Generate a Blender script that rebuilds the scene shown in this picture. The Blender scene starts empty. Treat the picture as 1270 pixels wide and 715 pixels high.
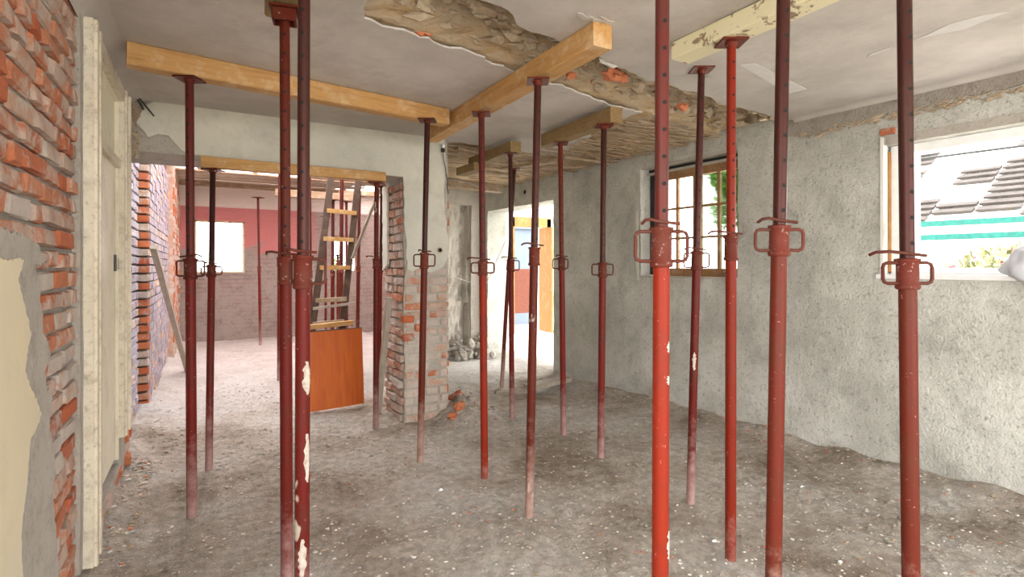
import bpy, bmesh, math, random
from mathutils import Vector, Matrix, noise
PI = math.pi
C = bpy.context.scene.collection
sc = bpy.context.scene
random.seed(7)

# ---------------------------------------------------------------- camera
F = 660.0; CX = 635.0; HY = 330.0; H = 1.40
YAW = math.radians(29.93); SN, CS = math.sin(YAW), math.cos(YAW)
cam = bpy.data.cameras.new('camera'); camo = bpy.data.objects.new('camera', cam); C.objects.link(camo)
camo.location = (0, 0, H); camo.rotation_euler = (PI/2, 0, -YAW)
cam.sensor_width = 36; cam.sensor_fit = 'HORIZONTAL'; cam.lens = 36*F/1270
cam.shift_y = -(357.5-HY)/1270; cam.clip_start = .05; cam.clip_end = 400
sc.camera = camo
# ---------------------------------------------------------------- light
sc.view_settings.view_transform = 'Standard'; sc.view_settings.look = 'None'
sc.view_settings.gamma = 1; sc.view_settings.use_curve_mapping = False
sc.view_settings.exposure = 1.15
w = bpy.data.worlds.new('overcast_sky'); sc.world = w; w.use_nodes = True
bg = w.node_tree.nodes['Background']; bg.inputs[0].default_value = (1.0, .985, .965, 1); bg.inputs[1].default_value = 4.5
def area(name, loc, rot, sx, sy, power, col=(1, .98, .95), portal=False):
    l = bpy.data.lights.new(name, 'AREA'); l.shape = 'RECTANGLE'; l.size = sx; l.size_y = sy; l.energy = power; l.color = col
    if portal: l.cycles.is_portal = True
    o = bpy.data.objects.new(name, l); o.location = loc; o.rotation_euler = rot; C.objects.link(o); return o
area('daylight_portal', (1.9, -2.75, 1.3), (PI/2, 0, 0), 4.4, 2.3, 1, portal=True)
area('daylight_portal', (4.5, 1.0, 1.8), (0, PI/2, 0), .95, 1.8, 1, portal=True)
area('daylight_portal', (4.42, 3.6, 1.85), (0, PI/2, 0), 1.1, 1.2, 1, portal=True)
area('daylight_portal', (1.6, 8.4, 3.9), (0, 0, 0), 4.6, 5.6, 1, portal=True)
area('daylight_portal', (4.3, 6.57, 1.1), (0, PI/2, 0), 2.3, 1.8, 1, portal=True)
area('daylight_portal', (-.85, -.8, 1.4), (0, -PI/2, 0), 2.1, 2.9, 1, portal=True)

# ---------------------------------------------------------------- pixel helpers (measured on the photograph)
def W(px, py, d):
    u = (px-CX)/F*d; return Vector((d*SN+u*CS, d*CS-u*SN, H+(HY-py)/F*d))
def onz(px, py, z): return W(px, py, (z-H)*F/(HY-py))
def onY(px, py, Y):
    u = (px-CX)/F; d = Y/(CS-u*SN); return W(px, py, d)
def onX(px, py, X):
    u = (px-CX)/F; d = X/(SN+u*CS); return W(px, py, d)

# ---------------------------------------------------------------- materials
MATS = {}
def nt(name):
    m = bpy.data.materials.new(name); m.use_nodes = True; t = m.node_tree
    b = t.nodes['Principled BSDF']; MATS[name] = m; return m, t, b
def L(t, a, b): t.links.new(a, b)
def nse(t, vec, scale, detail=6, rough=.6, dist=0):
    n = t.nodes.new('ShaderNodeTexNoise'); n.inputs['Scale'].default_value = scale; n.inputs['Detail'].default_value = detail
    n.inputs['Roughness'].default_value = rough; n.inputs['Distortion'].default_value = dist
    if vec: L(t, vec, n.inputs['Vector'])
    return n.outputs['Fac']
def ramp(t, fac, stops):
    r = t.nodes.new('ShaderNodeValToRGB'); L(t, fac, r.inputs[0]); e = r.color_ramp.elements
    while len(e) < len(stops): e.new(.5)
    for i, (p, c) in enumerate(stops):
        e[i].position = p; e[i].color = (c, c, c, 1) if isinstance(c, (int, float)) else (*c, 1)
    return r.outputs[0]
def mix(t, fac, a, b, mode='MIX'):
    m = t.nodes.new('ShaderNodeMix'); m.data_type = 'RGBA'; m.blend_type = mode; m.clamp_factor = True
    if isinstance(fac, (int, float)): m.inputs[0].default_value = fac
    else: L(t, fac, m.inputs[0])
    for i, s in ((6, a), (7, b)):
        if isinstance(s, (tuple, list)): m.inputs[i].default_value = (*s[:3], 1)
        else: L(t, s, m.inputs[i])
    return m.outputs[2]
def math_(t, op, a, b=None):
    m = t.nodes.new('ShaderNodeMath'); m.operation = op
    for i, s in ((0, a), (1, b)):
        if s is None: continue
        if isinstance(s, (int, float)): m.inputs[i].default_value = s
        else: L(t, s, m.inputs[i])
    return m.outputs[0]
def vec(t, kind='Object', scale=None):
    tc = t.nodes.new('ShaderNodeTexCoord'); v = tc.outputs[kind]
    if kind == 'World':
        pass
    if scale:
        mp = t.nodes.new('ShaderNodeMapping'); mp.inputs['Scale'].default_value = scale; L(t, v, mp.inputs[0]); v = mp.outputs[0]
    return v
def wpos(t, scale=None):
    g = t.nodes.new('ShaderNodeNewGeometry'); v = g.outputs['Position']
    if scale:
        mp = t.nodes.new('ShaderNodeMapping'); mp.inputs['Scale'].default_value = scale; L(t, v, mp.inputs[0]); v = mp.outputs[0]
    return v
def bump(t, b, h, strength=.5, dist=.02):
    n = t.nodes.new('ShaderNodeBump'); n.inputs['Strength'].default_value = strength; n.inputs['Distance'].default_value = dist
    L(t, h, n.inputs['Height']); L(t, n.outputs[0], b.inputs['Normal'])
def plaster(name, base, stain, dark, rough=.95, bs=.5, bd=.01, sc1=1.2, sc2=9, sc3=55, dots=.5):
    m, t, b = nt(name); v = wpos(t)
    a = ramp(t, nse(t, v, sc1, 8, .65), [(.38, 0.), (.62, 1.)])
    c = mix(t, a, base, stain)
    f = ramp(t, nse(t, v, sc2, 8, .7), [(.5, 0.), (.72, 1.)]); c = mix(t, math_(t, 'MULTIPLY', f, .55), c, dark)
    g = ramp(t, nse(t, v, sc3, 5, .6), [(.55, 0.), (.7, 1.)]); c = mix(t, math_(t, 'MULTIPLY', g, dots), c, dark)
    L(t, c, b.inputs['Base Color']); b.inputs['Roughness'].default_value = rough
    h = math_(t, 'ADD', nse(t, v, sc2*1.6, 8, .7), math_(t, 'MULTIPLY', nse(t, v, sc3*1.6, 4, .6), .5)); bump(t, b, h, bs, bd)
    return m
def plain(name, col, rough=.6, metal=0, var=.25, scale=20, bs=.15):
    m, t, b = nt(name); v = vec(t)
    n = nse(t, v, scale, 6, .65); dk = tuple(x*(1-var) for x in col); lt = tuple(min(1, x*(1+var)) for x in col)
    L(t, ramp(t, n, [(.3, dk), (.7, lt)]), b.inputs['Base Color']); b.inputs['Roughness'].default_value = rough
    b.inputs['Metallic'].default_value = metal; bump(t, b, n, bs, .004); return m
def brickmat(name, cols, smear, smear_amt, bs=.8):
    m, t, b = nt(name); oi = t.nodes.new('ShaderNodeObjectInfo'); v = wpos(t)
    k = len(cols); c = ramp(t, oi.outputs['Random'], [(i/(k-1), cc) for i, cc in enumerate(cols)])
    c = mix(t, math_(t, 'MULTIPLY', nse(t, v, 45, 6, .7), .6), c, tuple(x*.45 for x in cols[0]))
    # every brick shifts the mortar smear by its own random value
    th = math_(t, 'ADD', nse(t, v, 13, 6, .6, .4), math_(t, 'MULTIPLY', math_(t, 'SUBTRACT', oi.outputs['Random'], .5), .24))
    th = math_(t, 'ADD', th, math_(t, 'MULTIPLY', math_(t, 'SUBTRACT', nse(t, v, 60, 6, .75), .5), .22))
    s = ramp(t, th, [(1-smear_amt-.07, 0.), (1-smear_amt+.08, .9)])
    sm = ramp(t, nse(t, v, 7, 5, .6), [(.3, smear), (.7, tuple(x*.68 for x in smear))])
    c = mix(t, s, c, sm)
    L(t, c, b.inputs['Base Color']); b.inputs['Roughness'].default_value = .95
    bump(t, b, math_(t, 'ADD', nse(t, v, 30, 8, .7), math_(t, 'MULTIPLY', nse(t, v, 120, 4), .4)), bs, .012)
    return m
def wood(name, c1, c2, dust, axis_scale=(11, 11, .9), rough=.7, damt=.35, flake=None):
    m, t, b = nt(name); v = vec(t, 'Object', axis_scale)
    g = nse(t, v, 3.2, 8, .7, .6); c = ramp(t, g, [(.3, c2), (.55, c1), (.75, tuple(x*.75 for x in c1))])
    v2 = vec(t); d = ramp(t, nse(t, v2, 7, 8, .7), [(.5, 0.), (.62, 1.)]); c = mix(t, math_(t, 'MULTIPLY', d, damt), c, dust)
    if flake:
        f = ramp(t, nse(t, v2, 9, 7, .65, .5), [(.56, 1.), (.59, 0.)]); c = mix(t, f, c, flake)
    L(t, c, b.inputs['Base Color']); b.inputs['Roughness'].default_value = rough; bump(t, b, g, .4, .005); return m
def paint(name, col, rust, dustc=(.36, .27, .24), rough=.42, dust_top=.45, wearthr=.62, metal=0., spec=.5):
    """red prop paint: rust blotches, pale cement dust that gathers on the foot"""
    m, t, b = nt(name); v = vec(t); g = wpos(t)
    oi = t.nodes.new('ShaderNodeObjectInfo')
    cv = mix(t, oi.outputs['Random'], col, tuple(x*.66 for x in col))
    r = ramp(t, nse(t, g, 6, 8, .7), [(.45, 0.), (.66, 1.)]); c = mix(t, math_(t, 'MULTIPLY', r, .7), cv, rust)
    sp = ramp(t, nse(t, g, 60, 5, .7), [(wearthr+.02, 0.), (wearthr+.07, 1.)]); c = mix(t, math_(t, 'MULTIPLY', sp, .6), c, dustc)
    bp = ramp(t, nse(t, wpos(t, (9, 9, 4)), 1, 3, .5), [(.725, 0.), (.74, 1.)]); c = mix(t, math_(t, 'MULTIPLY', bp, .8), c, (.5, .43, .36))
    sx = t.nodes.new('ShaderNodeSeparateXYZ'); L(t, g, sx.inputs[0])
    hh = math_(t, 'SUBTRACT', dust_top, sx.outputs[2]); hh = math_(t, 'MULTIPLY', hh, 1.6)
    hh = math_(t, 'ADD', hh, math_(t, 'MULTIPLY', math_(t, 'SUBTRACT', nse(t, g, 14, 8, .75), .55), 1.6))
    hh = math_(t, 'MINIMUM', math_(t, 'MAXIMUM', hh, 0.), .78); c = mix(t, hh, c, dustc)
    L(t, c, b.inputs['Base Color']); b.inputs['Roughness'].default_value = rough; b.inputs['Metallic'].default_value = metal; b.inputs['Specular IOR Level'].default_value = .14
    bump(t, b, nse(t, g, 70, 6, .7), .25, .002); return m

M_cream = plaster('cream_plaster', (.64, .615, .525), (.50, .50, .44), (.36, .35, .30), bs=.3, bd=.006, dots=.15, sc2=4)
M_creamL = plaster('yellow_cream_paint', (.66, .57, .38), (.60, .54, .40), (.5, .42, .3), bs=.15, bd=.004, dots=.1, sc2=3)
M_greyren = plaster('grey_render', (.47, .435, .38), (.39, .355, .305), (.23, .205, .17), bs=.9, bd=.014)
M_rwall = plaster('weathered_grey_plaster', (.60, .595, .545), (.40, .395, .35), (.23, .22, .19), bs=1., bd=.02, sc1=1.0, sc2=5, sc3=42, dots=.7)
M_ceil = plaster('ceiling_plaster', (.58, .54, .505), (.43, .395, .36), (.34, .305, .27), bs=.3, bd=.008, sc1=1.0, sc2=3.0, sc3=40, dots=.12)
M_white = plaster('white_wall_plaster', (.78, .77, .73), (.7, .69, .64), (.55, .53, .5), bs=.25, bd=.006, dots=.15)
M_mortar = plaster('lime_mortar', (.42, .38, .33), (.33, .29, .25), (.2, .165, .135), bs=1., bd=.025, sc2=14)
M_rough = None
def mk_rough():
    m, t, b = nt('torn_straw_clay'); v = wpos(t); v2 = wpos(t, (1.2, 9, 4))
    a = nse(t, v2, 2.2, 10, .75, .8); c = ramp(t, a, [(.3, (.20, .11, .05)), (.43, (.60, .40, .21)), (.58, (.70, .56, .38)), (.72, (.48, .26, .10))])
    f = ramp(t, nse(t, v, 3.5, 6, .6), [(.42, 0.), (.58, 1.)]); c = mix(t, math_(t, 'MULTIPLY', f, .4), c, (.50, .43, .35))
    r = ramp(t, nse(t, v, 8, 4, .6), [(.66, 0.), (.70, 1.)]); c = mix(t, r, c, (.42, .14, .06))
    L(t, c, b.inputs['Base Color']); b.inputs['Roughness'].default_value = 1
    bump(t, b, math_(t, 'ADD', a, nse(t, v, 26, 8, .75)), 1., .035); return m
M_rough = mk_rough()
def mk_floor():
    m, t, b = nt('trodden_dirt'); v = wpos(t)
    a = nse(t, v, 1.1, 9, .65); c = ramp(t, a, [(.36, (.38, .31, .24)), (.5, (.62, .56, .50)), (.64, (.74, .71, .675))])
    f = ramp(t, nse(t, v, 17, 8, .75), [(.40, (.68, .66, .63)), (.6, (1.1, 1.08, 1.05))]); c = mix(t, .9, c, f, 'MULTIPLY')
    s = ramp(t, nse(t, v, 90, 4, .6), [(.66, 0.), (.72, 1.)]); c = mix(t, math_(t, 'MULTIPLY', s, .5), c, (.55, .5, .45))
    sx = t.nodes.new('ShaderNodeSeparateXYZ'); L(t, v, sx.inputs[0])
    wh = math_(t, 'MULTIPLY', math_(t, 'SUBTRACT', math_(t, 'ADD', sx.outputs[1], math_(t, 'MULTIPLY', a, 2.)), 6.2), .6)
    wh = math_(t, 'MINIMUM', math_(t, 'MAXIMUM', wh, 0.), .6); c = mix(t, wh, c, (.56, .545, .53))
    L(t, c, b.inputs['Base Color']); b.inputs['Roughness'].default_value = 1
    h = math_(t, 'ADD', nse(t, v, 20, 10, .75), math_(t, 'MULTIPLY', nse(t, v, 75, 6, .7), .45)); bump(t, b, h, 1., .045); return m
M_floor = mk_floor()
def mk_farwall():
    m, t, b = nt('bare_wall_with_pink_paint'); v = wpos(t)
    bt = t.nodes.new('ShaderNodeTexBrick'); mp = t.nodes.new('ShaderNodeMapping'); L(t, v, mp.inputs[0]); mp.inputs['Rotation'].default_value = (PI/2, 0, 0)
    L(t, mp.outputs[0], bt.inputs[0]); bt.inputs['Scale'].default_value = 1; bt.inputs['Brick Width'].default_value = .26; bt.inputs['Row Height'].default_value = .077
    bt.inputs['Mortar Size'].default_value = .010; bt.inputs['Color1'].default_value = (.30, .21, .18, 1); bt.inputs['Color2'].default_value = (.26, .20, .18, 1); bt.inputs['Mortar'].default_value = (.19, .16, .14, 1)
    sx = t.nodes.new('ShaderNodeSeparateXYZ'); L(t, v, sx.inputs[0]); n = nse(t, v, 2.5, 8, .7)
    gr = ramp(t, nse(t, v, 4, 8, .75), [(.36, 0.), (.56, 1.)]); c = mix(t, math_(t, 'MULTIPLY', gr, .92), bt.outputs[0], (.30, .255, .225))
    dk = ramp(t, nse(t, v, 11, 6, .75), [(.54, 0.), (.62, 1.)]); c = mix(t, math_(t, 'MULTIPLY', dk, .5), c, (.16, .13, .11))
    pk = ramp(t, math_(t, 'ADD', math_(t, 'SUBTRACT', sx.outputs[2], 1.62), math_(t, 'MULTIPLY', math_(t, 'SUBTRACT', n, .5), 1.8)), [(.0, 0.), (.12, 1.)])
    lim = ramp(t, math_(t, 'SUBTRACT', 2.0, sx.outputs[0]), [(.0, 0.), (.2, 1.)])
    c = mix(t, math_(t, 'MULTIPLY', math_(t, 'MULTIPLY', pk, lim), .9), c, (.50, .17, .165))
    up = ramp(t, math_(t, 'SUBTRACT', sx.outputs[2], 2.5), [(.0, 0.), (.02, 1.)]); c = mix(t, up, c, (.62, .55, .50))
    L(t, c, b.inputs['Base Color']); b.inputs['Roughness'].default_value = 1
    bump(t, b, math_(t, 'ADD', nse(t, v, 14, 8, .75), bt.outputs[1]), .7, .02); return m
M_farwall = mk_farwall()
BR_OR = brickmat('orange_brick', [(.56, .20, .10), (.64, .27, .15), (.50, .13, .045), (.60, .30, .19), (.42, .13, .07)], (.58, .45, .37), .52)
BR_PALE = brickmat('dusty_pale_brick', [(.58, .33, .22), (.62, .42, .31), (.54, .27, .16), (.60, .45, .36)], (.60, .53, .47), .57)
BR_WH = brickmat('whitewashed_brick', [(.36, .25, .25), (.40, .34, .38), (.33, .18, .155), (.42, .38, .43)], (.47, .46, .54), .58)
BR_RED = brickmat('raw_red_brick', [(.55, .13, .05), (.62, .22, .10), (.45, .10, .05)], (.5, .42, .35), .36)
W_pine = wood('pine_beam', (.52, .29, .10), (.36, .175, .05), (.64, .48, .31), damt=.5)
W_old = wood('dusty_old_timber', (.34, .235, .14), (.22, .15, .09), (.45, .39, .32), damt=.6)
W_dark = wood('dark_stained_timber', (.055, .022, .010), (.03, .013, .007), (.2, .13, .08), damt=.2)
W_grey = wood('silvered_timber', (.36, .31, .25), (.25, .21, .17), (.5, .46, .4))
W_creamf = wood('flaking_cream_timber', (.30, .21, .12), (.12, .09, .06), (.4, .33, .24), flake=(.72, .66, .44))
W_yel = wood('yellow_varnished_wood', (.34, .17, .045), (.26, .12, .03), (.45, .3, .12))
W_frame = wood('worn_brown_window_wood', (.30, .155, .06), (.20, .10, .045), (.45, .36, .26))
W_olive = wood('olive_dusty_timber', (.26, .165, .065), (.17, .105, .04), (.36, .27, .16))
W_door = plaster('aged_cream_gloss_paint', (.80, .76, .60), (.74, .69, .52), (.42, .36, .25), rough=.45, bs=.08, bd=.004, sc2=4, sc3=25, dots=.25)
W_case = plaster('flaking_cream_casing_paint', (.76, .70, .57), (.64, .57, .44), (.28, .21, .14), rough=.6, bs=.4, bd=.005, sc2=12, sc3=40, dots=.55)
def mk_ply():
    m, t, b = nt('orange_veneer'); v = vec(t, 'Object', (8, 8, .7)); g = nse(t, v, 2.5, 8, .6, 1.2)
    c = ramp(t, g, [(.3, (.46, .085, .008)), (.7, (.60, .14, .012))])
    L(t, c, b.inputs['Base Color']); b.inputs['Roughness'].default_value = .45; return m
M_ply = mk_ply()
P_OR = paint('orange_red_paint', (.25, .022, .008), (.15, .02, .01), dustc=(.38, .24, .20), dust_top=.22)
P_CR = paint('crimson_red_paint', (.145, .013, .009), (.08, .019, .012), dustc=(.42, .28, .26), dust_top=.5)
P_MA = paint('maroon_rusty_paint', (.125, .018, .009), (.085, .022, .010), dustc=(.42, .29, .24), dust_top=.55)
P_IN = paint('dark_rusty_tube', (.065, .020, .016), (.05, .024, .018), rough=.33, dust_top=-.5, metal=.2, wearthr=.72)
P_INR = paint('dark_red_tube', (.115, .022, .017), (.07, .025, .02), rough=.38, dust_top=-.5, metal=.1, wearthr=.72)
P_COL = paint('rusty_collar', (.14, .026, .016), (.10, .034, .022), rough=.55, dust_top=-.5, wearthr=.58)
P_ROD = paint('rusty_rod', (.11, .03, .02), (.09, .04, .028), rough=.65, dust_top=-.5, wearthr=.6)
M_hole = plain('hole_shade_black', (.006, .005, .005), .9, var=0, bs=0)  # flat black that stands for the shade inside holes
M_black = plain('black_plastic_and_gap_shade', (.02, .02, .02), .5)
M_steel = plain('dark_wire', (.06, .05, .045), .7)
M_string = plain('white_string', (.8, .78, .72), .9)
M_teal = plain('teal_painted_steel', (.012, .15, .125), .6)
M_leaf = plain('green_leaf', (.075, .17, .012), .6, var=.4, scale=3)  # plain leaf green, mottled at random
M_leafy = plain('yellow_green_leaf', (.20, .21, .075), .6, var=.3, scale=3)
M_pinkfl = plain('pink_blossom', (.4, .03, .09), .6)
M_bark = plain('bark', (.12, .08, .05), .9)
M_ext = plain('white_render', (.85, .83, .8), .9, var=.08)  # off-white render, faintly mottled
M_tile = plain('grey_brown_roof_tile', (.06, .05, .045), .9, var=.3, scale=4)
M_ground = plain('pale_yard_ground', (.6, .57, .5), 1, var=.15, scale=2)
M_wframe = plain('white_window_paint', (.82, .82, .82), .5, var=.06)
M_sack = plain('white_plastic_sack', (.62, .64, .7), .5, var=.08, scale=8, bs=.6)
M_patch = plain('bright_filler', (.60, .58, .56), .9, var=.05)
M_splash = plaster('dried_cement_splash', (.52, .46, .40), (.42, .36, .31), (.2, .08, .06), sc1=20, sc2=40, bs=.5, bd=.003)
M_stone = plaster('rubble_stone', (.50, .41, .30), (.38, .29, .20), (.22, .15, .09), bs=.8, bd=.01, sc1=6, sc2=20)
M_peb = plain('pebble', (.56, .52, .47), .95, var=.5, scale=6)
M_brick2 = plain('brick_crumb', (.5, .17, .08), .95, var=.3, scale=20)
def glass(name, rough_w=0., tint=(1, 1, 1)):
    m, t, b = nt(name); t.nodes.remove(b); out = t.nodes['Material Output']
    gl = t.nodes.new('ShaderNodeBsdfGlossy'); gl.inputs['Roughness'].default_value = .05
    if rough_w:
        tr = t.nodes.new('ShaderNodeBsdfRefraction'); tr.inputs['Roughness'].default_value = rough_w; tr.inputs['IOR'].default_value = 1.03; tr.inputs[0].default_value = (*tint, 1)
        tp = t.nodes.new('ShaderNodeBsdfTransparent'); tp.inputs[0].default_value = (*tint, 1)
        mm = t.nodes.new('ShaderNodeMixShader'); mm.inputs[0].default_value = .3; L(t, tr.outputs[0], mm.inputs[1]); L(t, tp.outputs[0], mm.inputs[2]); src = mm.outputs[0]
    else:
        tp = t.nodes.new('ShaderNodeBsdfTransparent'); tp.inputs[0].default_value = (*tint, 1); src = tp.outputs[0]
    m2 = t.nodes.new('ShaderNodeMixShader'); m2.inputs[0].default_value = .06; L(t, src, m2.inputs[1]); L(t, gl.outputs[0], m2.inputs[2]); L(t, m2.outputs[0], out.inputs[0]); return m
G_clear = glass('clear_glass'); G_frost = glass('dusty_glass', .22, (.82, .88, .84))
def mk_sheet():
    m, t, b = nt('pink_translucent_roof_sheet'); out = t.nodes['Material Output']
    tl = t.nodes.new('ShaderNodeBsdfTranslucent'); tl.inputs[0].default_value = (.95, .8, .8, 1); v = wpos(t, (1, 6, 1))
    L(t, ramp(t, nse(t, v, 3, 4), [(.4, (.95, .78, .79)), (.6, (.97, .93, .93))]), tl.inputs[0]); L(t, tl.outputs[0], out.inputs[0]); return m
M_sheet = mk_sheet()

# ---------------------------------------------------------------- mesh builder
class MB:
    def __init__(s): s.v = []; s.f = []; s.m = []; s.sm = []
    def add(s, vs, fs, mi=0, smooth=False):
        k = len(s.v); s.v += [tuple(v) for v in vs]
        for f in fs: s.f.append(tuple(i+k for i in f)); s.m.append(mi); s.sm.append(smooth)
        return s
    def box(s, a, b, mi=0, M=None):
        x0, y0, z0 = a; x1, y1, z1 = b
        vs = [Vector(p) for p in ((x0,y0,z0),(x1,y0,z0),(x1,y1,z0),(x0,y1,z0),(x0,y0,z1),(x1,y0,z1),(x1,y1,z1),(x0,y1,z1))]
        if M is not None: vs = [M @ v for v in vs]
        return s.add(vs, [(0,3,2,1),(4,5,6,7),(0,1,5,4),(1,2,6,5),(2,3,7,6),(3,0,4,7)], mi)
    def bar(s, p0, p1, w, h, mi=0, up=(0,0,1), bev=0., jit=0., seg=1):
        """squared timber from p0 to p1; chamfered, slightly uneven"""
        p0, p1 = Vector(p0), Vector(p1); d = (p1-p0).normalized(); u = Vector(up); x = d.cross(u)
        if x.length < 1e-4: x = d.cross(Vector((1,0,0)))
        x.normalize(); u = x.cross(d).normalized(); c = bev or min(w, h)*.06
        prof = [(-w/2+c,-h/2),(w/2-c,-h/2),(w/2,-h/2+c),(w/2,h/2-c),(w/2-c,h/2),(-w/2+c,h/2),(-w/2,h/2-c),(-w/2,-h/2+c)]
        vs = []; fs = []
        for i in range(seg+1):
            q = p0.lerp(p1, i/seg)
            for (a, b_) in prof:
                r = (random.uniform(-jit, jit), random.uniform(-jit, jit)) if jit else (0, 0)
                vs.append(q+x*(a+r[0])+u*(b_+r[1]))
        for i in range(seg):
            for k in range(8): fs.append((i*8+k, i*8+(k+1)%8, (i+1)*8+(k+1)%8, (i+1)*8+k))
        fs.append(tuple(range(7, -1, -1))); fs.append(tuple(seg*8+k for k in range(8)))
        return s.add(vs, fs, mi)
    def tube(s, pts, r, n=10, mi=0, caps=True, smooth=True):
        pts = [Vector(p) for p in pts]; rs = r if isinstance(r, (list, tuple)) else [r]*len(pts)
        vs = []; fs = []; d0 = (pts[1]-pts[0]).normalized(); ref = Vector((0,0,1)) if abs(d0.z) < .9 else Vector((1,0,0)); x = d0.cross(ref).normalized()
        for i, p in enumerate(pts):
            d = (pts[min(i+1, len(pts)-1)]-pts[max(i-1, 0)]).normalized(); x = (x-d*x.dot(d)).normalized(); y = d.cross(x)
            for k in range(n):
                a = 2*PI*k/n; vs.append(p+(x*math.cos(a)+y*math.sin(a))*rs[i])
        for i in range(len(pts)-1):
            for k in range(n): fs.append((i*n+k, i*n+(k+1)%n, (i+1)*n+(k+1)%n, (i+1)*n+k))
        s.add(vs, fs, mi, smooth)
        if caps:
            s.add([vs[k] for k in range(n)], [tuple(range(n-1, -1, -1))], mi); s.add([vs[-n+k] for k in range(n)], [tuple(range(n))], mi)
        return s
    def blob(s, c, r, sub=1, amp=.3, mi=0, sq=(1,1,1), smooth=False, seed=None):
        bm = bmesh.new(); bmesh.ops.create_icosphere(bm, subdivisions=sub, radius=1)
        c = Vector(c); o = Vector((random.random()*50,)*3) if seed is None else Vector((seed,)*3)
        vs = [];
        for v in bm.verts:
            k = 1+amp*noise.noise(v.co*1.3+o)*2; vs.append(c+Vector((v.co.x*r*sq[0], v.co.y*r*sq[1], v.co.z*r*sq[2]))*k)
        fs = [tuple(v.index for v in f.verts) for f in bm.faces]; bm.free(); return s.add(vs, fs, mi, smooth)
    def build(s, name, mats, parent=None, origin=None):
        me = bpy.data.meshes.new(name)
        o = bpy.data.objects.new(name, me); C.objects.link(o)
        vs = s.v
        if origin is not None: og = Vector(origin); vs = [tuple(Vector(v)-og) for v in vs]; o.location = og
        me.from_pydata(vs, [], s.f)
        if not isinstance(mats, (list, tuple)): mats = [mats]
        for m in mats: me.materials.append(m)
        me.polygons.foreach_set('material_index', s.m); me.polygons.foreach_set('use_smooth', s.sm); me.update()
        if parent is not None:
            o.parent = parent
            if origin is not None: o.location = Vector(origin)-ploc(parent)
            else: o.location = -ploc(parent)
        return o
def ploc(p):
    l = Vector(p.location)
    while p.parent: p = p.parent; l += Vector(p.location)
    return l
def tag(o, label=None, cat=None, group=None, kind=None):
    if label: o['label'] = label
    if cat: o['category'] = cat
    if group: o['group'] = group
    if kind: o['kind'] = kind
    return o
def thing(name, loc, label, cat, group=None):
    o = bpy.data.objects.new(name, None); C.objects.link(o); o.location = loc; o.empty_display_size = .1; return tag(o, label, cat, group)
def struct(o, label=None): return tag(o, label, kind='structure')
def jag(pts, step=.06, amp=.02, skip=()):
    """closed outline with broken edges; segments in skip stay straight"""
    out = []
    n = len(pts)
    for i in range(n):
        a = Vector(pts[i]); b = Vector(pts[(i+1) % n]); out.append(a.copy())
        if i in skip: continue
        k = max(1, int((b-a).length/step)); nrm = Vector((-(b-a).y, (b-a).x)).normalized()
        for j in range(1, k): out.append(a.lerp(b, (j+random.uniform(-.3, .3))/k)+nrm*random.uniform(-amp, amp))
    return out
def slab(name, poly, to3, n, th, mat, parent=None):
    """flat broken plaster layer: outline poly (2-D), to3 maps it, extruded th along n"""
    bm = bmesh.new(); vs = [bm.verts.new(to3(p)) for p in poly]; f = bm.faces.new(vs)
    r = bmesh.ops.extrude_face_region(bm, geom=[f]); ev = [g for g in r['geom'] if isinstance(g, bmesh.types.BMVert)]
    bmesh.ops.translate(bm, verts=ev, vec=Vector(n)*th); bmesh.ops.triangulate(bm, faces=bm.faces[:]); bmesh.ops.recalc_face_normals(bm, faces=bm.faces[:])
    me = bpy.data.meshes.new(name); bm.to_mesh(me); bm.free(); me.materials.append(mat); o = bpy.data.objects.new(name, me); C.objects.link(o)
    if parent is not None: o.parent = parent
    return o
def wall(name, A, B, th, z0, z1, openings, mat, amp=.006, step=.12, label=None):
    """wall whose room face runs A->B (left to right seen from the room), th thick away from the room; real openings (s0,s1,z0,z1)"""
    A, B = Vector((*A, 0)), Vector((*B, 0)); d = (B-A).normalized(); Ln = (B-A).length; nrm = Vector((-d.y, d.x, 0))
    def brk(a, b, extra):
        e = sorted({a, b, *[x for x in extra if a < x < b]}); out = []
        for i in range(len(e)-1):
            k = max(1, int(round((e[i+1]-e[i])/step))); out += [e[i]+(e[i+1]-e[i])*j/k for j in range(k)]
        return out+[e[-1]]
    S = brk(0, Ln, [x for o in openings for x in o[:2]]); Z = brk(z0, z1, [x for o in openings for x in o[2:]])
    def solid(i, j):
        if i < 0 or j < 0 or i >= len(S)-1 or j >= len(Z)-1: return False
        s = (S[i]+S[i+1])/2; z = (Z[j]+Z[j+1])/2
        return not any(o[0] < s < o[1] and o[2] < z < o[3] for o in openings)
    idx = {}; mb = MB()
    def V(i, j, k):
        if (i, j, k) not in idx:
            p = A+d*S[i]+Vector((0, 0, Z[j]))+(nrm*th if k else Vector())
            nn = noise.noise_vector(p*3.1)*amp+noise.noise_vector(p*11)*amp*.5
            p = p+(nn if not k else Vector()); idx[(i, j, k)] = len(mb.v); mb.v.append(tuple(p))
        return idx[(i, j, k)]
    def face(*q): mb.f.append(q); mb.m.append(0); mb.sm.append(False)
    for i in range(len(S)-1):
        for j in range(len(Z)-1):
            if not solid(i, j): continue
            face(V(i,j,0), V(i+1,j,0), V(i+1,j+1,0), V(i,j+1,0)); face(V(i+1,j,1), V(i,j,1), V(i,j+1,1), V(i+1,j+1,1))
            if not solid(i-1, j): face(V(i,j,1), V(i,j,0), V(i,j+1,0), V(i,j+1,1))
            if not solid(i+1, j): face(V(i+1,j,0), V(i+1,j,1), V(i+1,j+1,1), V(i+1,j+1,0))
            if not solid(i, j-1): face(V(i,j,1), V(i+1,j,1), V(i+1,j,0), V(i,j,0))
            if not solid(i, j+1): face(V(i,j+1,0), V(i+1,j+1,0), V(i+1,j+1,1), V(i,j+1,1))
    return struct(mb.build(name, mat), label)

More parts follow.
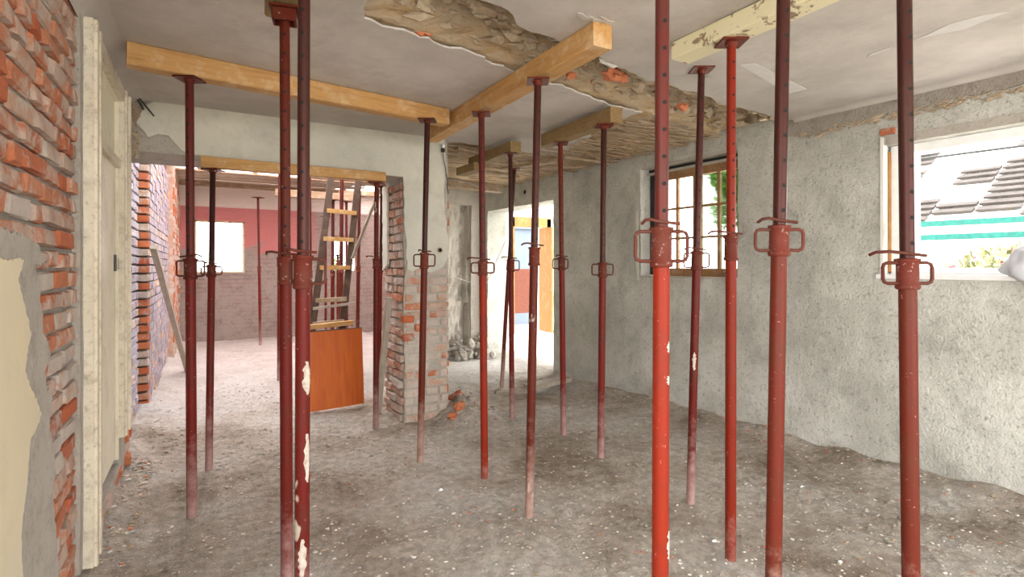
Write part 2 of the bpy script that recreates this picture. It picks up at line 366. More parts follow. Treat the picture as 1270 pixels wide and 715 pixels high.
# ---------------------------------------------------------------- bricks
def brick_meshes(mat, tag_):
    out = []
    for k in range(5):
        bm = bmesh.new(); bmesh.ops.create_cube(bm, size=1); bmesh.ops.bevel(bm, geom=bm.edges[:], offset=.09, segments=1, affect='EDGES')
        for v in bm.verts: v.co += Vector([random.uniform(-.045, .045) for _ in range(3)])
        me = bpy.data.meshes.new('brick_'+tag_); bm.to_mesh(me); bm.free(); me.materials.append(mat); out.append(me)
    return out
BM = {'o': brick_meshes(BR_OR, 'orange'), 'p': brick_meshes(BR_PALE, 'pale'), 'w': brick_meshes(BR_WH, 'washed'), 'r': brick_meshes(BR_RED, 'red')}
def put_brick(parent, c, L_, D, h, ang, kind, tilt=.02):
    me = random.choice(BM[kind]); o = bpy.data.objects.new('brick', me); C.objects.link(o); o.parent = parent
    o.location = Vector(c)-ploc(parent); o.scale = (L_, D, h); o.rotation_euler = (random.uniform(-tilt, tilt), random.uniform(-tilt, tilt)*.6, ang+random.uniform(-tilt, tilt)); return o
def brick_field(parent, A, d, n, s0, s1, z0, z1, kindf, rowh=.077, bl=.255, D=.10, proud=.0, jit=.006, okf=None, header=.0, tilt=.02, collect=None):
    """courses of bricks over a wall face: A origin, d along, n outward normal; each its own object"""
    d = Vector((*d, 0)); n = Vector((*n, 0)); A = Vector((*A, 0)); ang = math.atan2(d.y, d.x); r = 0; z = z0
    while z < z1-rowh*.4:
        s = s0-(bl/2 if r % 2 else 0)-random.uniform(0, .05)
        while s < s1:
            l = bl*.5 if random.random() < header else bl*random.uniform(.92, 1.06); a, b = max(s, s0), min(s+l, s1)
            if b-a > .05 and (okf is None or okf((a+b)/2, z+rowh/2)):
                pr = proud+random.uniform(-jit, jit); c = A+d*((a+b)/2)+n*(pr-D/2)+Vector((0, 0, z+rowh/2+random.uniform(-.003, .003)))
                k = kindf((a+b)/2, z)
                if collect is None: put_brick(parent, c, b-a-.012, D, rowh-random.uniform(.01, .018), ang, k, tilt)
                else:
                    h = rowh-.013; R = Matrix.Translation(c) @ Matrix.Rotation(ang, 4, 'Z'); collect.box((-(b-a-.012)/2, -D/2, -h/2), ((b-a-.012)/2, D/2, h/2), collect.kinds.index(k), R)
            s += l
        z += rowh; r += 1

# ================================================================= STRUCTURE
ZC = 2.57
# --- floor
def hfloor(x, y):
    p = Vector((x, y, 0)); h = .030*noise.noise(p*.9)+.016*noise.noise(p*3.3)+.009*noise.noise(p*11)+.004*noise.noise(p*31)
    h += .16*math.exp(-((x-2.12)**2+(y-4.58)**2)/.06)*(1+.6*noise.noise(p*14))          # rubble heap at pier foot
    h += .05*math.exp(-((x-1.5)**2+(y-4.8)**2)/.06)
    h += .045*math.exp(-((y-5.55-.08*math.sin(x*3))**2)/.02)*(1 if x > 2 else 0)
    h += .06*math.exp(-((x+.5)**2)/.03)*(1+noise.noise(p*5))
    h += .05*math.exp(-((x-4.1)**2)/.06)*(1+noise.noise(p*4))
    if y > 5.4: h += .02*abs(noise.noise(Vector((x*2, y*7, 3))))
    return h
mb = MB(); nx, ny = 150, 330; x0, x1, y0, y1 = -.75, 4.45, -2.7, 11.6
ys = [y0+(y1-y0)*(j/ny) for j in range(ny+1)]
mb.v = [(x0+(x1-x0)*i/nx, y, hfloor(x0+(x1-x0)*i/nx, y)) for y in ys for i in range(nx+1)]
mb.f = [(j*(nx+1)+i, j*(nx+1)+i+1, (j+1)*(nx+1)+i+1, (j+1)*(nx+1)+i) for j in range(ny) for i in range(nx)]
mb.m = [0]*len(mb.f); mb.sm = [True]*len(mb.f); floor = struct(mb.build('floor', M_floor))
struct(MB().box((4.25, 5.2, -.3), (6.9, 9.5, .0)).build('floor', M_white))
struct(MB().box((-25, -30, -.5), (45, 45, -.31)).build('ground', M_ground))
# --- walls. left wall
wl = wall('wall_left', (-.50, -2.6), (-.50, 2.96), .30, -.1, ZC+.05, [(.3, 3.3, .3, 2.45)], M_mortar, amp=.012)  # unseen opening behind the camera, added to brighten the right wall
wl2 = wall('wall_left', (-.47, 2.99), (-.47, 4.58), .30, -.1, ZC+.05, [(.19, 1.13, .16, 2.46)], M_greyren, amp=.004)
wl3 = wall('wall_left', (-.585, 4.58), (-.585, 6.3), .30, -.1, 3.3, [], M_mortar, amp=.006)
wl4 = wall('wall_left', (-.50, 6.3), (-.50, 9.3), .38, -.1, 3.3, [], M_mortar, amp=.006)
wl5 = wall('wall_left', (-.42, 9.3), (-.42, 11.45), .45, -.1, 3.3, [], BR_PALE, amp=.006)
# --- right wall
RA, RB = Vector((4.02-.3+.0, 7.75)), Vector((4.36, -2.7))
def rx(y): return 4.15-.05*(y-1.0)
RA = Vector((rx(7.75), 7.75)); RB = Vector((rx(-2.7), -2.7)); rd = (RB-RA).normalized()
def rs(y): return (Vector((rx(y), y))-RA).length
opA = (rs(1.93), rs(.15), 1.34, 2.24); opB = (rs(4.20), rs(3.06), 1.29, 2.44); opD = (rs(7.42), rs(5.72), -.1, 2.26)
wr = wall('wall_right', RA, RB, .34, -.1, ZC+.05, [opA, opB, opD], M_rwall, amp=.010, step=.09)
# --- middle partition with its wide opening and the brick pier
wm = wall('wall_middle', (-.6, 4.57), (1.94, 4.57), .52, -.1, ZC+.6, [(.0, 2.13, -.2, 2.21)], M_greyren, amp=.010, step=.07)
# --- back of the side bay, divider, far wall
wb = wall('wall_back', (2.45, 7.6), (3.98, 7.6), .25, -.1, ZC+.6, [(.80, 1.18, .15, 2.36)], M_greyren, amp=.012)
struct(MB().box((3.25, 7.78, .1), (3.63, 7.84, 2.4)).build('wall_back', M_mortar))
struct(MB().box((1.95, 5.09, -.1), (2.08, 6.4, 3.2)).box((1.95, 6.3, -.1), (2.5, 6.4, 3.2)).box((2.37, 6.4, -.1), (2.5, 7.85, 3.2)).build('wall_divider', M_greyren))
struct(MB().box((4.0, 7.85, -.1), (4.2, 11.5, 3.4)).build('wall_divider', M_greyren))
wf = wall('wall_far', (-.6, 11.4), (4.2, 11.4), .35, -.1, 2.95, [(.42, 1.25, 1.28, 2.26), (2.87, 3.39, 1.28, 2.04)], M_farwall, amp=.012)
# side room behind the right-hand doorway
wall('wall_side_room', (4.05, 9.5), (6.7, 9.5), .25, -.1, 2.9, [(1.38, 2.35, 0., 2.42)], M_white, amp=.004, step=.3)
# behind the camera: unseen wall, its wide opening added to let in fill light
wall('wall_rear', (4.5, -2.65), (-.8, -2.65), .3, -.1, ZC+.05, [(.25, 5.0, -.2, 2.5)], M_cream, amp=.004, step=.3)

# --- ceilings
near_e = [(4.5, 2.62), (3.83, 2.6), (3.3, 2.57), (2.9, 2.5), (2.31, 2.46), (1.9, 2.33), (1.6, 2.28), (1.35, 2.24), (1.2, 2.12), (1.05, 2.1), (.9, 1.95), (.62, 1.9)]
far_e = [(.56, 2.2), (.65, 2.53), (.95, 2.6), (1.3, 2.66), (1.55, 2.76), (2.1, 2.86), (2.5, 2.98), (2.88, 3.02), (2.86, 3.4), (3.02, 3.8), (3.16, 4.28), (3.2, 4.62), (2.6, 4.7), (2.1, 4.6)]
poly = [(-.7, -2.8), (4.5, -2.8)]+near_e+far_e+[(1.9, 4.72), (-.7, 4.72)]
pj = jag(poly, .05, .022, skip=(0, 1, len(poly)-1, len(poly)-2, len(poly)-3))
ceil = struct(slab('ceiling', pj, lambda p: Vector((p[0], p[1], ZC)), (0, 0, 1), .011, M_ceil))
mb = MB(); nx, ny = 120, 190; x0, x1, y0, y1 = .35, 4.5, 1.75, 7.9
def in_strip(x, y):
    yn = 1.9+.62*min(1, max(0, (x-.6)/1.7))+.08*max(0, x-2.3); yf = 2.5+.23*max(0, x-.6)
    return max(0, min(1, (y-yn)/.10))*max(0, min(1, (yf-y)/.14))
def hc(x, y):
    p = Vector((x, y, 0)); s = in_strip(x, y)
    return ZC+.022+s*(.115+.08*noise.noise(p*4.5)+.05*noise.noise(Vector((x*3, y*14, 2)))+.03*noise.noise(p*17))+(1-s)*(.014*noise.noise(Vector((x*1.4, y*8, 1)))+.010*noise.noise(p*13))
mb.v = [(x0+(x1-x0)*i/nx, y0+(y1-y0)*j/ny, hc(x0+(x1-x0)*i/nx, y0+(y1-y0)*j/ny)) for j in range(ny+1) for i in range(nx+1)]
mb.f = [(j*(nx+1)+i, (j+1)*(nx+1)+i, (j+1)*(nx+1)+i+1, j*(nx+1)+i+1) for j in range(ny) for i in range(nx) if not (mb.v[j*(nx+1)+i][1] > 5.08 and mb.v[j*(nx+1)+i][0] < 1.93)]
mb.m = [0]*len(mb.f); mb.sm = [False]*len(mb.f); ceil2 = struct(mb.build('ceiling', M_rough))
struct(MB().box((-.9, -3, 2.86), (4.7, 5.15, 2.95)).box((1.9, 5.0, 2.86), (4.4, 7.9, 2.95)).build('sky_block_slab', M_greyren))  # unseen slab above the ceilings, added to block the sky
struct(MB().box((4.1, 5.6, 2.9), (5.6, 9.8, 3.0)).build('ceiling', M_white))
# coves along the front room's ceiling edge
def cove(name, pts, mat, r=.07, side=1):
    mb = MB(); n = 6; vs = []; fs = []
    for (x, y) in pts:
        for k in range(n+1):
            a = PI/2*k/n; vs.append((x+side*(r-r*math.cos(a)) if True else x, y, ZC-(r-r*math.sin(a))-.0+0))
    for i in range(len(pts)-1):
        for k in range(n): fs.append((i*(n+1)+k, i*(n+1)+k+1, (i+1)*(n+1)+k+1, (i+1)*(n+1)+k))
    mb.add(vs, fs, 0, True); return struct(mb.build(name, mat))
cove('trim_1', [(-.475, -2.6), (-.475, 4.6)], M_ceil, .10, 1)
cove('trim_2', [(rx(y)+.01, y) for y in (-2.6, 0, 1.5, 2.55)], M_ceil, .08, -1)
# broken edge below the cove on the right wall
pts = []
for k in range(60):
    y = -.5+3.1*k/59; pts.append((y, ZC-.10-.09*abs(noise.noise(Vector((y*4, 1, 0))))-.03*random.random()))
poly = [(-.5, ZC-.03)]+[(2.6, ZC-.03)]+list(reversed(pts))
to_r = lambda p: Vector((rx(p[0])-.003, p[0], p[1]))
slab('torn_edge', poly, to_r, (-1, 0, 0), .014, M_mortar, wr)['label'] = 'crumbling edge where the plaster cove broke off'
mb = MB(); random.seed(9)
for i in range(260):
    y = random.uniform(.6, 2.55); z = ZC-.13-.05*abs(noise.noise(Vector((y*4, 1, 0))))-random.uniform(-.02, .025); mb.blob((rx(y)-.012, y, z), random.uniform(.005, .02), 1, .5, 0, sq=(.6, 1.6, .6))
tag(mb.build('rubble', M_stone, wr), 'crumbs of broken plaster along the torn edge', kind='stuff')
# pale filler patches on the ceiling
for nm, pp in (('plaster_patch', [(918, 80), (936, 78), (1000, 110), (978, 116)]), ('plaster_patch', [(1130, 50), (1149, 43), (1175, 30), (1200, 23), (1220, 18), (1251, 14), (1225, 24), (1195, 36), (1152, 44)]),
               ('plaster_patch', [(1075, 70), (1105, 59), (1108, 57), (1080, 66)])):
    o = slab(nm, [onz(a, b, ZC).xy for a, b in pp], lambda p: Vector((p[0], p[1], ZC-.003)), (0, 0, 1), .002, M_patch, ceil); o['label'] = 'paler filler patch'
for i in range(3):     # flaked blisters near the near end of the long beam
    c = onz(722+i*14, 20+random.uniform(-3, 4), ZC); o = slab('paint_flake', jag([(c.x-.04, c.y-.02), (c.x+.05, c.y-.012), (c.x+.03, c.y+.03)], .02, .008), lambda p: Vector((p[0], p[1], ZC-.006)), (0, 0, 1), .004, M_ceil, ceil)

# ---------------------------------------------------------------- left wall: bricks and plaster layers
def okL(s, z):        # s measured from Y=-? : A at Y=1.3
    Y = 1.3+s
    return not (z < 1.40 and Y < 2.30)
def kL(s, z):
    Y = 1.3+s; r = random.random()
    if z < 1.45: return 'o' if r < .50 else ('p' if r < .88 else 'r')
    return 'o' if r < .78 else ('p' if r < .88 else 'r')
brick_field(wl, (-.47, 1.3), (0, 1), (1, 0), 0, 1.64, .0, ZC-.02, kL, okf=okL, jit=.005, header=.25, tilt=.028, D=.12, proud=-.011)
toL = lambda off: (lambda p: Vector((off, p[0], p[1])))
cre = [onX(a, b, -.47) for a, b in [(22, 322), (14, 345), (20, 372), (27, 395), (31, 415), (25, 440), (23, 462), (30, 480), (38, 497), (44, 515), (38, 530), (30, 545), (28, 570), (26, 600), (20, 640), (18, 670)]]
ren = [onX(a, b, -.47) for a, b in [(0, 284), (28, 292), (45, 303), (50, 318), (55, 325), (40, 330), (47, 352), (46, 372), (50, 390), (50, 410), (57, 425), (60, 445), (52, 462), (55, 480), (62, 492), (60, 510), (58, 535), (64, 560), (66, 590), (62, 610), (65, 640), (68, 680), (70, 712)]]
poly = [(.75, 1.50)]+[(p.y, p.z) for p in ren]+[(2.36, -.05), (.75, -.05)]
slab('render_layer', jag(poly, .014, .008, skip=(len(poly)-1, len(poly)-2)), toL(-.485), (1, 0, 0), .022, M_greyren, wl)['label'] = 'grey base render with broken edge'
poly = [(.75, 1.42), (1.8, 1.415)]+[(p.y, p.z) for p in cre]+[(2.08, .10), (2.25, .11), (2.24, -.05), (.75, -.05)]
slab('cream_paint_layer', jag(poly, .012, .006, skip=(0, len(poly)-1, len(poly)-2, len(poly)-3)), toL(-.463), (1, 0, 0), .008, M_creamL, wl)['label'] = 'yellowed cream plaster with ragged edge'
slab('mortar_fillet', jag([(2.92, .0), (2.962, .0), (2.966, 2.50), (2.925, ZC-.05)], .05, .010), toL(-.50), (1, 0, 0), .030, M_greyren, wl)
# under the broken door sill
brick_field(wl2, (-.455, 3.24), (0, 1), (1, 0), .0, .98, -.02, .13, lambda s, z: random.choice('por'), jit=.02, tilt=.1, D=.14)
brick_field(wl2, (-.455, 4.36), (0, 1), (1, 0), .0, .20, -.02, .42, lambda s, z: random.choice('por'), jit=.02, tilt=.1, D=.12)
# far room left wall
kW = lambda s, z: 'w' if random.random() < (.93 if z > .6 else .6) else 'p'
brick_field(wl3, (-.56, 4.62), (0, 1), (1, 0), 0, 1.62, .02, 2.75, kW, jit=.006, D=.09, bl=.27, rowh=.082)
z = .02
while z < 2.72:      # quoin of brick ends facing the camera
    put_brick(wl4, (-.53, 6.29, z+.037), .105, .09, .064, 0, random.choice('rropp'), .02); z += .082
mbk = MB(); mbk.kinds = 'wop'; brick_field(wl4, (-.475, 6.34), (0, 1), (1, 0), 0, 2.95, .02, 2.75, lambda s, z: 'w' if random.random() < .85 else 'p', jit=.006, D=.08, bl=.27, rowh=.082, collect=mbk)
tag(mbk.build('brickwork', [BR_WH, BR_OR, BR_PALE], wl4), 'whitewashed brick courses running into the far room', kind='stuff')
mbk = MB(); mbk.kinds = 'wop'; brick_field(wl5, (-.405, 9.32), (0, 1), (1, 0), 0, 2.1, .02, 2.75, lambda s, z: random.choice('opp'), jit=.006, D=.06, bl=.27, rowh=.082, collect=mbk)
tag(mbk.build('brickwork', [BR_WH, BR_RED, BR_PALE], wl5), 'brown brick pier at the far corner', kind='stuff')

# ---------------------------------------------------------------- middle wall: cream coat, pier bricks
M_dmort = plaster('dark_old_mortar', (.17, .14, .12), (.12, .10, .085), (.07, .055, .05), bs=1., bd=.02)
for q_ in (wl3, wl4): q_.data.materials[0] = M_dmort
toM = lambda off: (lambda p: Vector((p[0], off, p[1])))
pm = [(178, 130), (200, 121), (250, 116), (300, 124), (350, 132), (400, 143), (430, 149), (460, 156), (500, 162), (551, 166), (552, 200), (551, 235), (552, 262), (555, 290), (556, 317), (550, 331), (540, 336), (533, 338), (522, 331), (511, 337), (505, 333), (503, 290), (500, 219), (475, 216.5), (420, 211), (350, 203), (252, 193), (238, 191), (226, 187), (216, 176), (209, 168), (196, 166), (184, 170), (178, 162), (169, 152), (174, 142)]
poly = [(p.x, p.z) for p in (onY(a, b, 4.548) for a, b in pm)]
slab('cream_coat', jag(poly, .05, .010, skip=(22, 23, 24, 25)), toM(4.572), (0, -1, 0), .022, M_cream, wm)['label'] = 'pale cream plaster coat with broken lower edge'
g = onY(278, 130, 4.548)
slab('chipped_spot', jag([(g.x-.09, g.z), (g.x, g.z+.045), (g.x+.05, g.z+.01), (g.x+.15, g.z), (g.x+.05, g.z-.02), (g.x, g.z-.05)], .03, .01), toM(4.549), (0, -1, 0), .003, M_greyren, wm)
brick_field(wm, (1.53, 4.575), (1, 0), (0, -1), .0, .41, .0, 1.36, lambda s, z: random.choice('ppppo' if z > .3 else 'ppp'), jit=.004, D=.08, proud=.014, header=.25, bl=.24)
brick_field(wm, (1.555, 5.09), (0, -1), (-1, 0), .0, .50, .0, 2.18, lambda s, z: random.choice('ppoo'), jit=.012, D=.10, proud=.05, tilt=.06, header=.3)
brick_field(wm, (1.93, 4.575), (0, 1), (1, 0), .0, .50, .0, 2.10, lambda s, z: random.choice('poor'), jit=.006, D=.06, proud=.03, header=.3)
for i in range(3): put_brick(wm, (1.56+.11*(i % 2), 4.585, .93-.08*i), .10, .1, .06, 0, 'r')
slab('plaster_strip', jag([(4.93, 1.42), (5.09, 1.36), (5.09, 2.16), (4.95, 2.16)], .04, .012), lambda p: Vector((1.502, p[0], p[1])), (-1, 0, 0), .02, M_cream, wm)['label'] = 'remnant of pale plaster on the jamb'

# ---------------------------------------------------------------- rubble in the torn ceiling strip
mb = MB()
for i in range(420):
    x = random.uniform(.65, 4.0); yn = 1.95+.62*min(1, (x-.6)/1.7); yf = 2.45+.23*(x-.6); y = random.uniform(yn, yf); r = random.choice([.012, .02, .03, .045])
    mb.blob((x, y, hc(x, y)-r*.2), r, 1, .5, 0, sq=(random.uniform(1, 2), random.uniform(.5, 1), random.uniform(.4, .8)))
tag(mb.build('rubble', M_stone, ceil2), 'clay and stone rubble hanging in the torn strip', kind='stuff')
for (a, b, s_) in ((762, 92, .05), (772, 96, .04), (708, 93, .03), (524, 40, .03), (846, 132, .04)):
    p = onz(a, b, 2.60); m2 = MB().blob((p.x, p.y, 2.60), s_, 2, .5, 0, sq=(1.4, .8, .7)); m2.build('brick_fragment', M_brick2, ceil2)['label'] = 'broken red brick fragment stuck in the strip'
p = onz(756, 76, 2.6); MB().blob((p.x, p.y, 2.595), .05, 2, .4, 0, sq=(1.5, .7, .5)).build('plaster_lump', M_white, ceil2)['label'] = 'white plaster lump'
random.seed(21)
mb = MB()
for i in range(260):
    x = random.uniform(3.0, 4.05) if i % 2 else random.uniform(2.0, 4.0); y = random.uniform(3.1, 4.7) if i % 2 else random.uniform(4.75, 7.4)
    if not i % 2 or True:
        l = random.uniform(.1, .5); a = random.uniform(-.12, .12); z = ZC-.004-random.uniform(0, .012)
        mb.bar((x-l/2, y-l/2*a, z), (min(x+l/2, 4.0), y+l/2*a, z+random.uniform(-.005, .005)), .014, .006)
tag(mb.build('lath', W_old, ceil2), 'thin torn laths and reeds', kind='stuff')
for (p0, p1) in (((3.0, 5.3, 2.52), (3.75, 4.9, 2.535)), ((2.7, 5.6, 2.53), (3.4, 5.75, 2.52)), ((3.2, 4.5, 2.53), (3.9, 4.62, 2.54)), ((2.1, 4.72, 2.535), (2.9, 4.95, 2.52))):
    MB().bar(p0, p1, .05, .02, jit=.004, seg=6).build('lath', W_old, ceil2)['label'] = 'split brown lath board hanging loose'

# ================================================================= THINGS
def timber(name, p0, p1, w_, h_, mat, label, cat='beam', group=None, jit=.0015, seg=8, up=(0, 0, 1)):
    p0, p1 = Vector(p0), Vector(p1); d = p1-p0; Ln = d.length
    m = MB().bar((0, 0, 0), (0, 0, Ln), w_, h_, up=(0, 1, 0), jit=jit, seg=seg).build(name, mat)
    z = d.normalized(); u = Vector(up); x = u.cross(z).normalized() if abs(z.dot(u)) < .99 else Vector((1, 0, 0)); y = z.cross(x)
    # local x -> width, local y -> height
    R = Matrix((x, y, z)).transposed().to_4x4(); m.matrix_world = Matrix.Translation(p0) @ R
    return tag(m, label, cat, group)
ZB = 2.45
timber('ceiling_beam', (-.36, 3.43, ZB+.06), (1.56, 3.70, ZB+.06), .10, .118, W_pine, 'long pine beam under the ceiling running from the left wall to the middle', seg=14)
timber('ceiling_beam', (1.66, 4.26, ZB+.06), (1.655, 2.00, ZB+.06), .115, .118, W_pine, 'thick pine beam jutting towards the camera across the torn ceiling strip', seg=14)
timber('ceiling_beam', (2.17, 1.99, 2.522), (2.17, -.2, 2.522), .13, .09, W_creamf, 'beam with flaking cream paint under the ceiling at upper right', seg=14)
timber('short_beam', (2.56, 3.85, 2.485), (2.55, 2.93, 2.485), .11, .11, W_olive, 'short olive brown beam on two props near the window wall', group=None)
timber('short_beam', (2.42, 5.02, 2.475), (2.44, 4.17, 2.485), .11, .10, W_olive, 'short dark beam under the ceiling behind the pier, end grain facing the room')
timber('short_beam', (2.33, 5.12, 2.39), (2.38, 4.80, 2.40), .12, .08, W_olive, 'stubby wood block fixed under the far end of the short dark beam', cat='block')
timber('support_plank', (3.0, 5.42, 2.535), (3.3, 4.75, 2.54), .10, .03, W_old, 'thin dusty plank held to the ceiling by the leaning prop by the doorway', cat='plank')
timber('lintel_beam', (-.03, 4.52, 2.165), (1.335, 4.52, 2.165), .085, .078, W_pine, 'clean pine beam held under the edge of the wide opening')
timber('hanging_timber', (2.42, 6.1, 2.44), (3.32, 6.06, 2.40), .14, .10, W_old, 'old dusty timber crossing the back bay behind the pier', cat='timber', jit=.004)
timber('short_beam', W(352, 0, 2.18)+Vector((.03, -.4, .055)), W(350, 0, 2.18)+Vector((0, .12, .055)), .11, .11, W_olive, 'short beam above the forked head of the left foreground prop') .location.z = 2.515
timber('threshold_board', onz(655, 480, .06), onz(703, 469, .08), .16, .05, W_grey, 'weathered board lying on the dirt in front of the bright doorway', cat='board', jit=.004)
timber('leaning_pole', (-.21, 8.2, .03), (-.425, 6.0, 1.58), .055, .04, W_grey, 'pale pole leaning on the whitewashed brick wall in the far room', cat='pole')
timber('leaning_batten', (1.385, 4.9, .03), (1.43, 4.70, 1.12), .05, .035, W_grey, 'thin weathered batten leaning against the jamb of the pier', cat='batten')
timber('leaning_stick', W(437, 320, 5.9), W(476, 222, 5.5), .03, .02, W_grey, 'pale thin stick slanting across the ladder up to the pine beam', cat='stick')

# --- props
class P: pass
def prop(xb, yb, d, xt, ztop, yc, label, paint_, inner=None, ro=.0241, hl=1, hr=1, pin=(-1, .07), plate=.12, pang=0., holes=True, ang=0., fork=False, splash=(), csz=.10, dtop=None, group=None, simple=False, base=None):
    """adjustable steel prop: foot at pixel (xb,yb) on the floor or at depth d; head over pixel xt at height ztop"""
    if yb is not None: b = onz(xb, yb, 0.)
    else: b = W(xb, 600, d); b.z = 0
    d = b.x*SN+b.y*CS; b.z = hfloor(b.x, b.y)-.03
    t = W(xt, 300, dtop or d); t.z = ztop
    root = thing('steel_prop', (b.x, b.y, b.z), label, 'prop', group)
    ax = (t-b).normalized(); Ln = (t-b).length
    zc = H+(HY-yc)/F*d; sC = (zc-b.z)/ax.z                  # axial position of collar top
    X = Vector((CS, -SN, 0)).normalized(); ca, sa = math.cos(ang), math.sin(ang); Yv = Vector((SN, CS, 0))
    X, Yv = X*ca+Yv*sa, Yv*ca-X*sa
    def A(s, x=0, y=0): return b+ax*s+X*x+Yv*y
    ri = ro*.83; n = 10 if simple else 20
    inner = inner or P_IN
    MB().tube([A(0), A(sC-csz*.9)], ro, n).build('outer_tube', paint_, root)
    MB().tube([A(sC-.02), A(Ln-.006)], ri, n).build('inner_tube', inner, root)
    c = MB(); rc = ro*1.22
    c.tube([A(sC-csz), A(sC-csz+.004), A(sC-csz+.012), A(sC-csz+.016), A(sC-.014), A(sC-.010), A(sC-.002), A(sC)], [rc*1.0, rc*1.12, rc*1.12, rc, rc, rc*1.16, rc*1.16, ri*1.05], n)
    co = c.build('collar', P_COL, root)
    if not simple:
        for sg, on in ((-1, hl), (1, hr)):
            if not on: continue
            z1_, z0_ = sC-.014, sC-csz+.018; e = on*.046; pts = [A(z1_, sg*rc*.8)]
            pts += [A(z1_, sg*(rc+e-.014)), A(z1_-.004, sg*(rc+e-.004)), A(z1_-.014, sg*(rc+e)), A(z0_+.014, sg*(rc+e)), A(z0_+.004, sg*(rc+e-.004)), A(z0_, sg*(rc+e-.014)), A(z0_, sg*rc*.8)]
            MB().tube(pts, .0052, 8).build('handle', P_ROD, co)
        if pin:
            sg, ln = pin; z_ = sC+.012
            pts = [A(z_-.004, -sg*(ri+.03), -ri*.5), A(z_, 0, -ri*1.12), A(z_+.003, sg*ri, -ri*1.12), A(z_+.008, sg*(ri+ln*.6), -ri*1.1), A(z_+.006, sg*(ri+ln), -ri*.6), A(z_-.002, sg*(ri+ln+.004), ri*.5)]
            MB().tube(pts, .0048, 8).build('locking_pin', P_ROD, root)
        if holes:
            h = MB(); s = sC+.045
            while s < Ln-.06:
                for q in (-1, 1):
                    h.tube([A(s, .1*ri, q*ri*.9), A(s, .1*ri, q*(ri+.0006))], .0062, 8)  # solid black discs, hole shade put in as colour
                s += .078
            tag(h.build('pin_holes', M_hole, root), kind='stuff')
    for (pa_, pb_, a0, a1) in splash:       # cement splashes stuck to the tube
        za, zb = [(H+(HY-q_)/F*d-b.z)/ax.z for q_ in (pb_, pa_)]; m_ = MB(); na, nz_ = 7, 12; am = (a0+a1)/2
        for j_ in range(nz_+1):
            tt = j_/nz_; hw = (a1-a0)/2*math.sin(PI*min(.97, max(.03, tt)))**.6
            for i_ in range(na+1):
                a_ = am+hw*(2*i_/na-1)+(random.uniform(-.22, .22) if i_ in (0, na) else 0); rr = ro+.0004+(.0016 if 0 < i_ < na else 0)
                m_.v.append(tuple(A(za+(zb-za)*tt, rr*math.cos(a_), rr*math.sin(a_))))
        for j_ in range(nz_):
            for i_ in range(na): m_.f.append((j_*(na+1)+i_, j_*(na+1)+i_+1, (j_+1)*(na+1)+i_+1, (j_+1)*(na+1)+i_)); m_.m.append(0); m_.sm.append(True)
        m_.build('cement_splash', M_splash, root)
    pl = MB(); R = Matrix.Translation(t) @ Matrix.Rotation(-YAW+pang, 4, 'Z'); q = plate/2
    pl.box((-q, -q, -.008), (q, q, 0), 0, R)
    g = q*.75; pl.tube([R @ Vector((0, 0, -.03)), R @ Vector((0, 0, -.007))], [ri*1.0, ri*1.5], n)
    if fork:
        for s_ in (-1, 1):
            pl.box((-g, s_*g*.8-.004, -.055), (g, s_*g*.8+.004, -.008), 0, R); pl.box((s_*g-.004, -g*.8, -.055), (s_*g+.004, g*.8, -.008), 0, R)
    pl.build('top_plate', P_MA, root)
    return root
prop(238, 640, 0, 235, ZB, 320, 'red prop in front of the brick opening edge, foot at lower left of the room', P_CR, P_INR, ro=.0265, pin=(1, .03), csz=.118)
prop(259, 583, 0, 264, 2.122, 328, 'shorter prop under the left end of the clean pine lintel beam', P_CR, P_IN, csz=.09, pin=(-1, .02), dtop=3.98)
prop(356, None, 2.18, 353, ZB, 318, 'foreground prop with forked head, left of the touching pair', P_CR, P_MA, fork=True, pin=(-1, .05), plate=.11, csz=.115, pang=.3, hl=0, ang=.25)
prop(374, None, 1.81, 377.5, ZC, 316, 'foreground prop of the touching pair with a pale cement splash, right one', P_CR, P_IN, ro=.0243, pin=(-1, .03), csz=.115, hl=.3, splash=((447, 488, -1.15, .0), (536, 596, -.95, -.05), (664, 715, -1.6, -.7)))
prop(466, 531, 0, 467, 2.122, 320, 'prop under the right end of the clean pine lintel beam, nearer one', P_CR, P_MA, pin=(-1, .06), csz=.09, hl=0, hr=0)
prop(470, 506, 0, 473.5, 2.19, 329, 'thin orange-red prop right behind the nearer prop at the lintel end', P_OR, P_INR, ro=.017, pin=(1, .05), csz=.07, hl=0, hr=0)
prop(521, 572, 0, 530, ZB, 313, 'prop standing in front of the brick pier', P_MA, P_IN, pin=(-1, .02), csz=.115)
prop(601, 590, 0, 597, ZB-.03, 323, 'orange-red prop under the far half of the thick pine beam', P_OR, P_INR, ro=.0250, pin=(-1, .075), csz=.10)
prop(656, 643, 0, 667, ZB-.02, 306, 'brown-red prop under the near half of the thick pine beam', P_MA, P_IN, pin=(-1, .05), csz=.105, hl=0, hr=0, ang=.4)
prop(635, 519, 0, 633, 2.43, 321, 'dark prop under the end of the short dark beam, crossing a leaning one', P_CR, P_IN, pin=(-1, .06), csz=.12, hl=0)
prop(622, 480, 0, 638, 2.515, 322, 'leaning prop crossing behind an upright one before the doorway', P_MA, P_IN, ro=.023, pin=(1, .06), csz=.12, hl=0, hr=0, dtop=6.1)
prop(699, 538, 0, 695, 2.428, 319, 'prop with pinkish worn foot under the far end of the short olive beam', P_CR, P_MA, pin=(-1, .02), csz=.11, hr=.5)
prop(745, 568, 0, 749, 2.428, 325, 'prop with lilac dusty foot under the near end of the short olive beam', P_CR, P_IN, ro=.0255, pin=None, csz=.11)
prop(818, None, 1.55, 822, ZC, 281, 'thickest bright orange-red foreground prop before the small-paned window', P_OR, P_INR, pin=(-1, .03), csz=.118, pang=.2, splash=((655, 690, -.9, -.3), (422, 436, -1.0, -.7), (464, 475, -1.0, -.7)))
